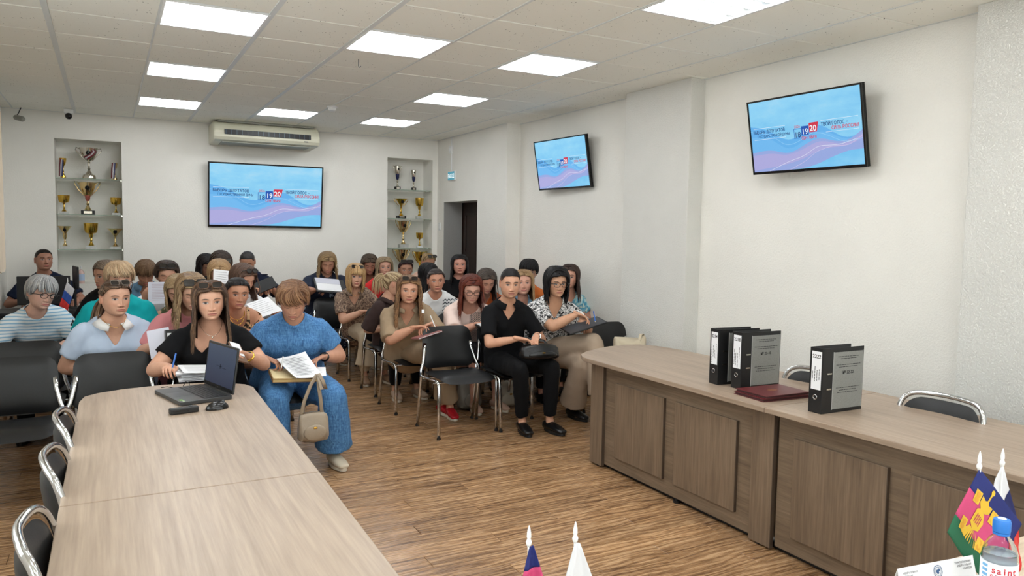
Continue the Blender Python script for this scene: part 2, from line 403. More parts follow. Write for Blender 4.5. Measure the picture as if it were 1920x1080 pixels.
# last curtain panel seen at the left image edge, with its lace hem
cu = MB(); n = 26; zs = [1.16, 1.19, 1.22, 1.4, 1.8, 2.2, 2.62]; pts = []
for k in range(n+1): pts.append((XL+.085+.055*k/n+.022*math.sin(k*1.25), 7.72+.62*k/n))
vs = []; fs = []
for zi, z in enumerate(zs):
    for k, (x, y) in enumerate(pts): vs.append((x+(.012*math.sin(k*3.1) if zi == 0 else 0), y, z+(.02*math.sin(k*2.4) if zi == 0 else 0)))
for zi in range(len(zs)-1):
    for k in range(n): fs.append((zi*(n+1)+k, zi*(n+1)+k+1, (zi+1)*(n+1)+k+1, (zi+1)*(n+1)+k))
cu.add(vs, fs)
o = obj('curtain', cu, MATS['curtain'], smooth=True); tag(o, 'cream curtain panel with frilled hem at the left edge of the photo', 'curtain')
# near wall behind the camera
mb = MB(); wf = [(.2, 1.8, .95, 2.35), (2.4, 3.9, .95, 2.35)]
grid_wall(mb, XL-.2, XR+.3, 0, H+.02, wf, lambda a, b, c, d: mb.box((a, YN-.2, c), (b, YN, d)))
struct('wall_front', mb, M_wall)
for i, (a, b, c, d) in enumerate(wf):
    t_ = .06; wo = MB(); wo.box((a, YN-.14, c), (a+t_, YN-.08, d)); wo.box((b-t_, YN-.14, c), (b, YN-.08, d)); wo.box((a+t_, YN-.14, c), (b-t_, YN-.08, c+t_)); wo.box((a+t_, YN-.14, d-t_), (b-t_, YN-.08, d))
    wn = struct('window_%d' % (i+4), wo, M_white, bevel=.004); obj('pane', MB().box((a+t_, YN-.112, c+t_), (b-t_, YN-.106, d-t_)), M_pane, wn)
# right wall: door section, recesses and pillars
DR = (8.68, 9.767, 0, 1.995); DD = .28
mb = MB()
mb.box((XR, YN, 0), (XR+.3, 7.89, H+.02))
grid_wall(mb, 7.89, YB+.05, 0, H+.02, [DR], lambda a, b, c, d: mb.box((XB, a, c), (XB+DD, b, d)))
struct('wall_right', mb, M_wallR)
mb = MB(); mb.box((4.178, 4.77, 0), (XR+.01, 5.64, H)); o = struct('trim_1', mb, M_wallRough, bevel=.006); o['label'] = 'rough plastered pillar on the right wall between the two hanging screens'
mb = MB(); mb.box((4.178, -.6, 0), (XR+.01, 2.5, H)); o = struct('trim_2', mb, M_wallRough, bevel=.006); o['label'] = 'rough plastered pillar on the right wall nearest the camera'
# rough reveal of the doorway (far jamb)
struct('trim_3', MB().box((XB+.004, DR[1]-.006, 0), (XB+DD, DR[1]+.004, DR[3])), wall_mat('plaster_grey_coarse', (176, 174, 170), 130, 1.0))
# door: dark panelled leaf, set back in the doorway
M_door = desk_wood('dark_door_wood', (22, 12, 8), (36, 20, 13), (52, 30, 20), 'z', .35)
dl = MB().box((XB+DD+.012, 8.60, 0), (XB+DD+.05, 9.84, 2.06)); d = struct('door_1', dl, M_door); d['label'] = 'dark brown panelled wooden door leaf in the doorway'
for (a, b, c, e) in ((8.78, 9.12, .2, .85), (9.24, 9.66, .2, .85), (8.78, 9.12, 1.0, 1.85), (9.24, 9.66, 1.0, 1.85)):
    p = MB(); p.box((XB+DD-.006, a, c), (XB+DD+.012, a+.03, e)); p.box((XB+DD-.006, b-.03, c), (XB+DD+.012, b, e))
    p.box((XB+DD-.006, a+.03, c), (XB+DD+.012, b-.03, c+.03)); p.box((XB+DD-.006, a+.03, e-.03), (XB+DD+.012, b-.03, e))
    p.box((XB+DD-.001, a+.05, c+.05), (XB+DD+.012, b-.05, e-.05)); obj('panel', p, M_door, d, bevel=.003)
hd = MB().tube([(XB+DD-.002, 8.70, 1.02), (XB+DD-.05, 8.70, 1.02), (XB+DD-.05, 8.80, 1.02)], .009, n=10); obj('handle', hd, M_chrome, d, smooth=True)
struct('wall_corridor', MB().box((XB+DD+.05, 8.2, 0), (XB+DD+.1, 10.4, H)), M_wall)
# skirting boards
struct('baseboard_right', MB().box((XR-.014, 2.5, 0), (XR, 4.77, .07)).box((XR-.014, 5.64, 0), (XR, 7.89, .07)), M_trim)
struct('baseboard_back', MB().box((XL, YB-.014, 0), (XB, YB, .07)), M_trim)
# floor slab with the far laminate, near planks built one by one
fl = struct('floor', MB().box((XL-.2, YN-.2, -.12), (XR+.3, YB+.1, -.006)), M_floorfar)
far = obj('far_planks', MB().box((XL, 6.35, -.006), (XR, YB, 0)), M_floorfar, fl)
random.seed(3); y = 1.8; row = 0; pcs = {}; PW = .13
while y < 6.35-.01:
    x = XL-1.2+(row*.43 % 1.2)
    while x < XR:
        a, b = max(x, XL), min(x+1.2, XR)
        if b-a > .02:
            dz = random.uniform(-.0004, .0004); L = round(b-a, 3)
            key = L
            if key not in pcs:
                hw, hl, e = PW/2-.0008, L/2-.0008, .0016
                q = MB(); q.add([(-hl,-hw,-.006),(hl,-hw,-.006),(hl,hw,-.006),(-hl,hw,-.006),(-hl,-hw,-e),(hl,-hw,-e),(hl,hw,-e),(-hl,hw,-e),
                    (-hl+e,-hw+e,0),(hl-e,-hw+e,0),(hl-e,hw-e,0),(-hl+e,hw-e,0)],
                    [(0,3,2,1),(8,9,10,11),(0,1,5,4),(1,2,6,5),(2,3,7,6),(3,0,4,7),(4,5,9,8),(5,6,10,9),(6,7,11,10),(7,4,8,11)])
                pcs[key] = q.mesh('plank', M_plank)
            o = obj('plank', pcs[key], None, fl); o.location = ((a+b)/2, y+PW/2, dz)
        x += 1.2
    y += PW; row += 1
obj('near_planks', MB().box((XL, YN, -.006), (XR, 1.8, 0)), M_floorfar, fl)
# ceiling: slab, tiles one by one, rails, lamps
ce = struct('ceiling', MB().box((XL-.2, YN-.2, H+.03), (XR+.3, YB+.3, H+.15)), M_gap)
GX0, GP, GY0, TP = .299, .592, 5.321, .6
xi = [GX0+GP*k for k in range(-3, 8)]; yj = [GY0+TP*k for k in range(-12, 9)]
lamps = {(0, 5), (0, 2), (0, -1), (0, -4), (0, -7), (2, 5), (2, -1), (2, -4), (2, -7), (4, 5), (4, 2), (4, -1), (4, -4), (4, -7), (0, -10), (4, -10), (2, -10)}
thick = {-1: .017, 1: .017, 2: .017, 3: .009}; tm = {}
for k in range(-3, 7):
    for j in range(-12, 9):
        if (k, j) in lamps: continue
        x0, x1 = GX0+GP*k, GX0+GP*(k+1); y0, y1 = GY0+TP*j, GY0+TP*(j+1)
        x0 = max(x0, XL); x1 = min(x1, XR); y0 = max(y0, YN); y1 = min(y1, YB)
        if x1-x0 < .05 or y1-y0 < .05: continue
        a = x0+.003; b = x1-.003
        key = (round(b-a, 3), round(y1-y0-.011, 3))
        if key not in tm:
            hx, hy, e = key[0]/2, key[1]/2, .004
            q = MB(); q.add([(-hx,-hy,.018),(hx,-hy,.018),(hx,hy,.018),(-hx,hy,.018),(-hx,-hy,e),(hx,-hy,e),(hx,hy,e),(-hx,hy,e),
                (-hx+e,-hy+e,0),(hx-e,-hy+e,0),(hx-e,hy-e,0),(-hx+e,hy-e,0)],
                [(0,1,2,3),(11,10,9,8),(4,5,1,0),(5,6,2,1),(6,7,3,2),(7,4,0,3),(8,9,5,4),(9,10,6,5),(10,11,7,6),(11,8,4,7)])
            tm[key] = q.mesh('ceiling_tile', M_tile)
        o = obj('ceiling_tile', tm[key], None, ce); o.location = ((a+b)/2, (y0+y1)/2, H+random.uniform(-.0008, .0012))
for k in range(-2, 8):
    t_ = thick.get(k, .006); x = GX0+GP*k
    if x < XR: obj('ceiling_rail', MB().box((x-t_, YN, H-.004), (x+t_, YB, H+.006)), M_rail, ce)
for j in range(-12, 9):
    yy = GY0+TP*j
    if YN < yy < YB: obj('shadow_gap', MB().box((XL, yy-.004, H+.007), (XR, yy+.004, H+.016)), M_gap, ce)  # dark strips painting in the shadow gaps between tile rows
for nm, b in (('edge_rail', ((XB-.02, 7.89, H-.003), (XB, YB, H+.01))), ('edge_rail', ((XR-.02, YN, H-.003), (XR, 7.89, H+.01))), ('edge_rail', ((XL, YB-.02, H-.003), (XB, YB, H+.01)))):
    obj(nm, MB().box(*b), M_rail, ce)
M_tubeL = emis('lamp_tube_light', (248, 252, 255), TUBE_L); M_panL = emis('lamp_panel_light', (232, 240, 238), PANEL_L)
LP = [(k, j) for k, j in sorted(lamps) if GY0+TP*j > YN]
nms = {(0,5): 'farthest ceiling lamp panel of the left row, by the camera dome', (0,2): 'second ceiling lamp panel of the left row', (0,-1): 'large ceiling lamp panel at top left of the photo',
 (2,5): 'ceiling lamp panel above the air conditioner', (2,-1): 'ceiling lamp panel of the middle row, nearest in view', (4,5): 'farthest ceiling lamp panel of the right row', (4,2): 'second farthest ceiling lamp panel of the right row',
 (4,-1): 'ceiling lamp panel of the right row above the small screen side', (4,-4): 'ceiling lamp panel cut by the top edge of the photo'}
cnt = 0
for (k, j) in LP:
    x0, y0 = GX0+GP*k, GY0+TP*j
    e = empty('ceiling_lamp', nms.get((k, j), 'square ceiling lamp panel outside the view, towards the camera'), 'ceiling lamp', (x0+GP/2, y0+TP/2, H-.003), group='ceiling lamp panels')
    hw, hy = GP/2-.006, TP/2-.006
    f = MB(); iw, iy = hw-.014, hy-.016
    f.box((-hw, -hy, -.004), (hw, -iy, .03)); f.box((-hw, iy, -.004), (hw, hy, .03)); f.box((-hw, -iy, -.004), (-iw, iy, .03)); f.box((iw, -iy, -.004), (hw, iy, .03))
    obj('frame', f, M_white, e)
    obj('diffuser', MB().box((-iw, -iy, .006), (iw, iy, .03)), M_panL, e)
    for q in range(4):
        yy = -iy+(2*iy)*(q+.5)/4
        obj('light_tube', MB().box((-iw+.006, yy-.019, -.0045), (iw-.006, yy+.019, .004)), M_tubeL, e)
# ================================================================ people
def nrm(v): v = np.asarray(v, float); return v/(np.linalg.norm(v)+1e-12)
def rotm(yaw, pitch, roll):
    return np.array(Matrix.Rotation(yaw, 3, 'Z') @ Matrix.Rotation(pitch, 3, 'X') @ Matrix.Rotation(roll, 3, 'Y'))
def srgb(c): return np.array(lin(c)[:3])
def attr_mat(name, rough, bump=None, spec=.4, sss=0, streak=0):
    t = NT(name); a = t.n('ShaderNodeVertexColor', layer_name='Col')
    t.b.inputs['Roughness'].default_value = rough; t.b.inputs['Specular IOR Level'].default_value = spec
    if streak:
        f = t.noise(t.mp((60, 60, 7)), 4, 4, .7); c = t.mix(1.0, a.outputs[0], t.ramp(f, [(.3, (.55,)*3+(1,)), (.7, (1.25,)*3+(1,))]), 'MULTIPLY'); t.base(c); t.bump(f, .3, .002)
    else:
        f = t.noise(t.mp(), 26, 3); c = t.mix(1.0, a.outputs[0], t.ramp(f, [(.3, (.93, .90, .89, 1)), (.7, (1.04, 1.03, 1.03, 1))]), 'MULTIPLY'); t.base(c)
        t.bump(t.noise(t.mp(), 260, 2), .08, .001)
    MATS[name] = t.m; return t.m
M_skin = attr_mat('skin', .52); M_hair = attr_mat('hair', .5, spec=.3, streak=1)
def remesh(mb, voxel, smooth=3):
    me = mb.mesh('tmp'); o = bpy.data.objects.new('tmp', me); COL.objects.link(o)
    r = o.modifiers.new('r', 'REMESH'); r.mode = 'VOXEL'; r.voxel_size = voxel
    if smooth: s = o.modifiers.new('s', 'SMOOTH'); s.iterations = smooth; s.factor = .5
    dg = bpy.context.evaluated_depsgraph_get(); ev = o.evaluated_get(dg); m2 = bpy.data.meshes.new_from_object(ev)
    n = len(m2.vertices); V = np.empty(n*3); m2.vertices.foreach_get('co', V); V = V.reshape(-1, 3)
    F = [tuple(p.vertices) for p in m2.polygons]
    bpy.data.objects.remove(o); bpy.data.meshes.remove(me); bpy.data.meshes.remove(m2)
    return V, F
def vnormals(V, F):
    q = np.array([f if len(f) == 4 else f+(f[-1],) for f in F]); n = np.cross(V[q[:, 2]]-V[q[:, 0]], V[q[:, 3]]-V[q[:, 1]])
    N = np.zeros_like(V)
    for k in range(4): np.add.at(N, q[:, k], n)
    return N/(np.linalg.norm(N, axis=1)[:, None]+1e-12)
def wrinkle(V, F, amp, rs, freq=34, aniso=(1, 1, 1)):
    N = vnormals(V, F); P = V*np.array(aniso); h = np.zeros(len(V))
    w = sum(np.sin(P@(rs.normal(size=3)*9)+rs.uniform(0, 6)) for _ in range(3))*.5
    for k in range(5):
        d = nrm(rs.normal(size=3))*freq*rs.uniform(.5, 1.5)
        s = np.sin(P@d+w*2.0+rs.uniform(0, 6)); h += (1-np.abs(s))**2*rs.uniform(.5, 1)
    return V+N*((h/5-.3)*amp)[:, None]
# ---- head
HT = np.array([(-.114,.004,.045,.0),(-.111,.024,.066,.006),(-.104,.038,.077,.02),(-.094,.049,.084,.036),(-.08,.058,.0865,.052),(-.06,.0655,.087,.067),(-.04,.0705,.088,.081),
 (-.02,.0735,.088,.091),(0,.0755,.088,.097),(.02,.0765,.088,.099),(.038,.0755,.086,.098),(.056,.0715,.08,.093),(.074,.0625,.068,.082),(.088,.051,.053,.066),(.098,.039,.038,.049),(.104,.023,.022,.03),(.108,.003,.0,.006)])
def prof(z):
    return np.interp(z, HT[:, 0], HT[:, 1]), np.interp(z, HT[:, 0], HT[:, 2]), np.interp(z, HT[:, 0], HT[:, 3])
def G(x, c, s): return np.exp(-((x-c)/s)**2)
def make_head(sk, male, wide, eyes, brow, lip, res, rs, iris=(60, 44, 34), smile=0, stubble=0):
    nz, na = (96, 110) if res else (62, 76)
    u = np.linspace(0, 1, nz); z = -.114+.222*(u-.12*np.sin(2*PI*u)/(2*PI)*1.0)
    a = np.linspace(-PI, PI, na, endpoint=False); a = a-.45*np.sin(a)   # denser in front (a=0)
    Z, A = np.meshgrid(z, a, indexing='ij'); W, Fr, B = prof(Z)
    W = W*wide*(1+(.05 if male else 0)*np.clip((-.0-Z)/.06, 0, 1))
    if wide > 1.03: W = W+(wide-1)*.05*G(Z, -.065, .03)
    if not male: W = W*(1-.07*np.clip((-.03-Z)/.05, 0, 1))
    c, s = np.cos(A), np.sin(A)
    X = W*np.sign(s)*np.abs(s)**.92; Y = np.where(c > 0, -Fr*np.abs(c)**.9, B*np.abs(c)**.95)+.004
    front = np.clip(c*2.2, 0, 1)
    x = X/wide; ax = np.abs(x); d = np.zeros_like(X)
    d += -.0085*(G(ax, .032, .017)*G(Z, .003, .012))
    d += .0052*G(ax, .031, .0115)*G(Z, .0, .0075)
    d += (.005 if male else .003)*G(ax, .028, .02)*G(Z, .021, .007)
    nh = np.interp(Z, [-.053, -.048, -.041, -.030, -.01, .008, .02], [0, .010, .0215, .0185, .011, .005, 0]); nw = np.interp(Z, [-.05, -.038, 0, .02], [.0125, .0105, .0062, .009])
    d += nh*(1 if male else rs.uniform(.78, .92))*G(x, 0, nw*(1 if male else .92))
    d += .0075*G(ax, .0135, .0055)*G(Z, -.041, .0065)
    d += .0035*G(ax, .045, .017)*G(Z, -.028, .016)
    lipw = np.clip(1-(ax/.027)**2, 0, 1)**.6
    d += .0062*lipw*G(Z, -.0625, .0042)+.0072*lipw*G(Z, -.0725, .0048)
    zm = -.0672+(.04*ax if smile else -.05*ax*(rs.uniform(0, .8)))
    d -= .005*np.clip(1-(ax/.028)**2, 0, 1)*G(Z, zm, .0018)
    d -= .0035*G(x, 0, .02)*G(Z, -.083, .005); d += .0055*G(x, 0, .015)*G(Z, -.098, .010)
    d -= .002*G(x, 0, .004)*G(Z, -.055, .004)
    Y = Y-d*front
    # colour
    C = np.tile(sk, (nz, na, 1)); f3 = front[..., None]
    def paint(mask, col, k=1.0):
        nonlocal C
        m = np.clip(mask, 0, 1)[..., None]*f3*k; C = C*(1-m)+np.asarray(col)*m
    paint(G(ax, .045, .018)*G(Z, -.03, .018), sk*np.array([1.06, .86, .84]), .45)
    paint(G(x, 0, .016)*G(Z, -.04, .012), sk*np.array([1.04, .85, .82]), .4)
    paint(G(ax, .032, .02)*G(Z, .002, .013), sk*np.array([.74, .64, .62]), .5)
    if stubble: paint(np.clip((-.045-Z)/.02, 0, 1)+G(ax, .0, .03)*G(Z, -.055, .006)*.8, sk*np.array([.62, .6, .6]), stubble)
    bz = .0195+.004*np.sin(np.clip((ax-.014)/.036, 0, 1)*PI)-.05*np.clip(ax-.038, 0, 1)
    paint(np.clip(1.5-np.abs(Z-bz)/(.0038 if male else .0029), 0, 1)*np.clip((ax-.012)/.004, 0, 1)*np.clip((.053-ax)/.006, 0, 1), brow*.7, .95)
    e = ax-.0315; dk = np.array([.012, .009, .008])
    if eyes == 'open':
        al = (e/.0145)**2+((Z+.0005)/(.0056))**2
        paint((al < 1)*1.0, (.40, .36, .34)); paint((((e*1.0)**2+(Z-.0003)**2) < .0064**2)*(al < 1.05), srgb(iris)*.6)
        paint(((e**2+(Z-.0003)**2) < .0026**2)*1.0, dk)
        paint(np.clip(1.4-np.abs(Z-(.0056*np.sqrt(np.clip(1-(e/.0155)**2, 0, 1))+.0002))/.0017, 0, 1)*(np.abs(e) < .0155), dk, .9)
        paint(np.clip(1.2-np.abs(Z+(.0056*np.sqrt(np.clip(1-(e/.0150)**2, 0, 1))+.0006))/.0011, 0, 1)*(np.abs(e) < .0145), sk*.4, .5)
    else:
        paint(np.clip(1.5-np.abs(Z+(.0052*np.sqrt(np.clip(1-(e/.0155)**2, 0, 1))-.0002))/.0017, 0, 1)*(np.abs(e) < .0155), dk, .85)
        paint(np.clip(1.3-np.abs(Z-.0058+22*e*e)/.0012, 0, 1)*(np.abs(e) < .014), sk*.5, .5)
    lm = np.clip((lipw*.0080-np.abs(Z-(zm-.0003)))/.002, 0, 1)
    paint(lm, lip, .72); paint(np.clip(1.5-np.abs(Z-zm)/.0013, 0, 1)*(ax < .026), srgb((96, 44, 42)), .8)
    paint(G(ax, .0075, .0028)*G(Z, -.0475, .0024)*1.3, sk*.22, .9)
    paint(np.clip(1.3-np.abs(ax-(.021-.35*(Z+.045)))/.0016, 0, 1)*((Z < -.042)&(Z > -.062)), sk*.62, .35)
    mb = MB(); V = np.stack([X, Y, Z], -1).reshape(-1, 3); fs = []
    for i in range(nz-1):
        for j in range(na): fs.append((i*na+j, i*na+(j+1) % na, (i+1)*na+(j+1) % na, (i+1)*na+j))
    fs.append(tuple(range(na))[::-1]); fs.append(tuple((nz-1)*na+j for j in range(na)))
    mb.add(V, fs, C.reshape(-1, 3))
    for sx in (-1, 1):
        t = np.array(Matrix.Rotation(sx*R(-18), 3, 'Z') @ Matrix.Rotation(R(-12), 3, 'X'))
        mb.ell((sx*.0765*wide, .012, -.006), (.0075, .017, .031), t, 12, sk*np.array([1.0, .88, .86]))
        rim = [(sx*.083*wide, .012+.016*math.cos(q)*(1 if math.cos(q) > 0 else .7), -.004+.029*math.sin(q)) for q in np.linspace(-1.9, 2.6, 10)]
        mb.tube(rim, .0035, n=6, col=sk*np.array([1.02, .9, .88]))
    return mb
# ---- hands
def build_hand(pose):
    mb = MB()
    mb.tube([(0, .03, 0), (0, 0, 0), (0, -.03, .001), (0, -.062, .001), (0, -.082, -.001)], [(.026, .019), (.026, .018), (.036, .016), (.0405, .0145), (.037, .012)], n=14)
    L = [(.031, -.078, .040, .024, .020, .0088), (.011, -.086, .045, .029, .022, .0092), (-.010, -.085, .042, .027, .021, .0088), (-.029, -.076, .033, .021, .018, .0078)]
    c = {'flat': (12, 16, 12), 'grip': (42, 58, 38), 'pinch': (48, 62, 30), 'rest': (24, 32, 22)}[pose]
    for i, (x, y, a, b, d, r) in enumerate(L):
        p = np.array([x, y, 0.]); th = 0; pts = [p+np.array([-.0, .03, 0]), p]; sp = x*2.6 if pose == 'flat' else x*1.2
        for k, ln in enumerate((a, b, d)):
            th += R(c[k]+i*2); v = np.array([math.sin(sp)*math.cos(th), -math.cos(sp)*math.cos(th), -math.sin(th)]); p = p+v*ln; pts.append(p)
        mb.tube(pts, [r*.9, r, r*.92, r*.86, r*.72], n=9)
    k = 1 if pose in ('grip', 'pinch') else .5
    mb.tube([(.018, -.012, -.004), (.040, -.036, -.012*k-.004), (.050-.010*k, -.064, -.022*k-.004), (.046-.018*k, -.088, -.030*k)], [.015, .0125, .0105, .008], n=9)
    return remesh(mb, .0036, 2)
HANDS = {p: build_hand(p) for p in ('flat', 'grip', 'rest')}
def put_hand(mb, wrist, direction, palm, pose, left, sc, sk):
    V, F = HANDS[pose]; V = V.copy()*sc
    if left: V[:, 0] *= -1; F = [f[::-1] for f in F]
    y = -nrm(direction); z = -nrm(palm); z = nrm(z-y*np.dot(z, y)); x = np.cross(y, z); M = np.stack([x, y, z], 1)
    col = np.tile(sk, (len(V), 1)); tip = np.clip((-V[:, 1]/sc-.10)/.05, 0, 1)[:, None]; col = col*(1-.15*tip*np.array([0, 1, 1]))
    mb.add(V@M.T+wrist, F, col)
# ---- hair
def hair_surf(a, z, t, tt, wide):
    zc = np.where(z > 0, z*.106/(.106+tt), z); w_, f_, b_ = prof(zc)
    w_ = w_*wide+t; f_ = f_+t; b_ = b_+t; c, s = np.cos(a), np.sin(a)
    return np.stack([w_*np.sign(s)*np.abs(s)**.92, np.where(c > 0, -f_*np.abs(c)**.9, b_*np.abs(c)**.95)+.004, z+0*a], -1)
def make_hair(h, wide, M, Hc, yaw, rs):
    st = h['st']; c1, c2 = srgb(h['c']), srgb(h.get('c2', h['c'])); root = srgb(h['root']) if 'root' in h else c1*.75
    t = h.get('t', {'crop': .006, 'short': .020, 'bob': .022, 'long': .020, 'back': .008}[st]); tt = h.get('tt', {'crop': .008, 'short': .022, 'bob': .016, 'long': .012, 'back': .009}[st])
    bangs = h.get('bangs', 0); swp = h.get('sweep', 0); L = h.get('L', .12 if st == 'bob' else .24); px = h.get('part', .012)
    mb = MB(); ztop = .107+tt; yR = np.array(Matrix.Rotation(yaw, 3, 'Z'))
    d = np.degrees
    def zmin(a):
        A = abs(d(a)); A = A if A <= 180 else 360-A
        f = h.get('bz', .034) if bangs else h.get('hl', .068)
        ear = {'crop': .026, 'short': -.018, 'bob': -.05, 'long': -.05, 'back': .02}[st]
        bk = {'crop': -.045, 'short': -.07, 'bob': -.09, 'long': -.09, 'back': -.06}[st]
        tp = {'crop': .03, 'short': .0, 'bob': -.03, 'long': -.03, 'back': .04}[st]
        return float(np.interp(A, [0, 36, 52, 66, 80, 105, 130, 180], [f+.004, f, f-.006, tp, ear, ear, bk, bk]))
    na, ns = 72, 14
    V = []; Cc = []
    aa = np.linspace(-PI, PI, na, endpoint=False)
    for k in range(ns+2):
        for a in aa:
            z0 = zmin(a)
            if k == 0: s_, tk, zz = 0, -.004, z0
            else: s_ = ((k-1)/ns); zz = z0+(ztop-.0005-z0)*(1-(1-s_)**1.7); tk = t*min(1, .45+s_*3.2)
            A_ = abs(d(a)); fk = float(np.interp(A_, [0, 45, 75, 180], [h.get('ft', .55), h.get('ft', .55)+.1, 1, 1])) if tk > 0 else 1
            p = hair_surf(np.array(a), np.array(zz), tk*fk-.001*(k > 0), tt, wide)
            n = .0016*math.sin(a*23+zz*60)+.001*math.sin(a*41)
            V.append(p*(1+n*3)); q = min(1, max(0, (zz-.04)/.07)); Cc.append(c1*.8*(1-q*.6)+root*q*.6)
    fs = []
    for i in range(ns+1):
        for j in range(na): fs.append((i*na+j, i*na+(j+1) % na, (i+1)*na+(j+1) % na, (i+1)*na+j))
    fs.append(tuple((ns+1)*na+j for j in range(na)))
    V = np.array(V); Cc = np.array(Cc)
    if st == 'crop':
        fade = h.get('fade', .5); sk = h['sk']; m = np.clip((.062-V[:, 2])/.05, 0, 1)[:, None]*fade; Cc = Cc*(1-m)+(np.array(sk)*.42+c1*.3)*m
        V = V+rs.normal(size=V.shape)*.0008
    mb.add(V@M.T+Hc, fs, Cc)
    # distance from the skull centre to the hair surface, by direction
    EL = np.linspace(-80, 90, 35); AZ = np.linspace(-180, 180, 49); e2, a2 = np.meshgrid(np.radians(EL), np.radians(AZ), indexing='ij')
    lo_, hi_ = np.full(e2.shape, .02), np.full(e2.shape, .22)
    fth = np.interp(np.abs(np.degrees(a2)), [0, 45, 75, 180], [h.get('ft', .55), h.get('ft', .55)+.1, 1, 1])
    for _ in range(16):
        md = (lo_+hi_)/2; zz_ = md*np.sin(e2); sf = hair_surf(a2, np.minimum(zz_, ztop-1e-4), t*fth, tt, wide); az_ = np.hypot(sf[..., 0], sf[..., 1])
        ins = (md*np.cos(e2) < az_)&(zz_ < ztop); lo_ = np.where(ins, md, lo_); hi_ = np.where(ins, hi_, md)
    RT = lo_
    def rsurf(d_, off):
        d_ = d_/(math.sqrt(d_@d_)+1e-12); el = math.degrees(math.asin(max(-1, min(1, d_[2])))); az = math.degrees(math.atan2(d_[0], -d_[1]))
        i = min(33.999, max(0, (el+80)/5)); j = min(47.999, max(0, (az+180)/7.5)); i0, j0 = int(i), int(j); fi, fj = i-i0, j-j0
        q = (RT[i0, j0]*(1-fj)+RT[i0, j0+1]*fj)*(1-fi)+(RT[i0+1, j0]*(1-fj)+RT[i0+1, j0+1]*fj)*fi
        return d_*(q+off)
    def lock(pts, w, col0, col1, nout=None, seg=5):
        P = np.array(pts); m = len(P)
        tg = np.gradient(P, axis=0); tg /= np.linalg.norm(tg, axis=1)[:, None]+1e-9
        out = P-Hc; out[:, 2] *= .3; out /= np.linalg.norm(out, axis=1)[:, None]+1e-9
        sd = np.cross(tg, out); sd /= np.linalg.norm(sd, axis=1)[:, None]+1e-9; out = np.cross(sd, tg)
        ww = w*np.interp(np.linspace(0, 1, m), [0, .15, .75, 1], [.5, 1, .9, .15])[:, None]
        vs = np.concatenate([P-sd*ww, P+out*ww*.45, P+sd*ww, P-out*ww*.25]); f = []
        for i in range(m-1):
            for q in range(4):
                q2 = (q+1) % 4; f.append((q*m+i, q2*m+i, q2*m+i+1, q*m+i+1))
        k = np.linspace(0, 1, m)[:, None]; c = np.asarray(col0)*(1-k)+np.asarray(col1)*k
        mb.add(vs, f, np.tile(c, (4, 1)))
    def mixc(): return c1+(c2-c1)*rs.uniform(0, 1)
    if st in ('long', 'bob', 'short'):
        nl = h.get('n', 210 if st != 'short' else 210)
        for i in range(nl):
            a = rs.uniform(-PI, PI); A = abs(d(a))
            if not bangs and A < 40: a = math.copysign(R(40+rs.uniform(0, 20)), a); A = abs(d(a))
            off = rs.uniform(.0, .005); sgn = 1 if a > 0 else -1
            zs0 = ztop-.001
            ze = zmin(a) if not (bangs and A < 42) else .024+rs.uniform(-.006, .008)
            if st != 'short': ze = -.035 if A > 44 else ze
            sy = rs.uniform(-.062, .03) if A < 110 else rs.uniform(-.01, .06)
            pts = []
            m = 9
            yy0 = sy; st0 = hair_surf(np.array(math.atan2(px, -sy) if abs(sy) > 1e-3 else PI/2), np.array(ztop*.97), t, tt, wide)
            zz0 = (.107+tt)*math.sqrt(max(.1, 1-(abs(sy-.004)/.108)**2))
            p0 = np.array([px, sy, zz0])
            for k in range(m):
                s_ = k/(m-1); zz = ze+(ztop*.93-ze)*(1-s_)**.85 if k else ztop*.93
                aq = a
                if not bangs and 38 < A < 70: aq = sgn*R(A+(70-A)*min(1, s_*1.1))
                q = hair_surf(np.array(aq-(R(26)*swp*(1-s_) if bangs and A < 60 else 0)), np.array(zz), t+off-(.006*s_**3 if st == 'short' else 0), tt, wide)
                w_ = min(1, s_*1.5)**.8; pts.append(rsurf(p0/.12*(1-w_)+q/.10*w_, .0005+off-(.006*s_**3 if st == 'short' else 0)))
            pts = [np.asarray(p_)@M.T+Hc for p_ in pts]
            if st != 'short' and not (bangs and A < 42):
                ln = (L+.02+(.035 if A < 110 else .0))*rs.uniform(.82, 1.08)
                b0 = pts[-1]; base = hair_surf(np.array(sgn*max(abs(a), R(68))), np.array(-.035), t+off, tt, wide); outv = np.array([base[0], base[1], 0]); outv = nrm(outv)
                wav = h.get('wave', .004); ph = rs.uniform(0, 6)
                cur = -1 if st == 'bob' else .25
                for k in range(1, 8):
                    s_ = k/7; o_ = outv*(cur*.022*s_**2+wav*math.sin(ph+s_*9))
                    if st == 'long': o_ = o_+np.array([0, (-.028 if A < 100 else .020)*min(1, s_*1.6), 0])+np.array([sgn*.012*s_, 0, 0])
                    pts.append(b0+yR@o_+np.array([0, 0, -ln*s_]))
            cc = mixc(); lock(pts, rs.uniform(.005, .009)*(1.15 if st != 'short' else .85), root*.6+cc*.4, cc*rs.uniform(.85, 1.15))
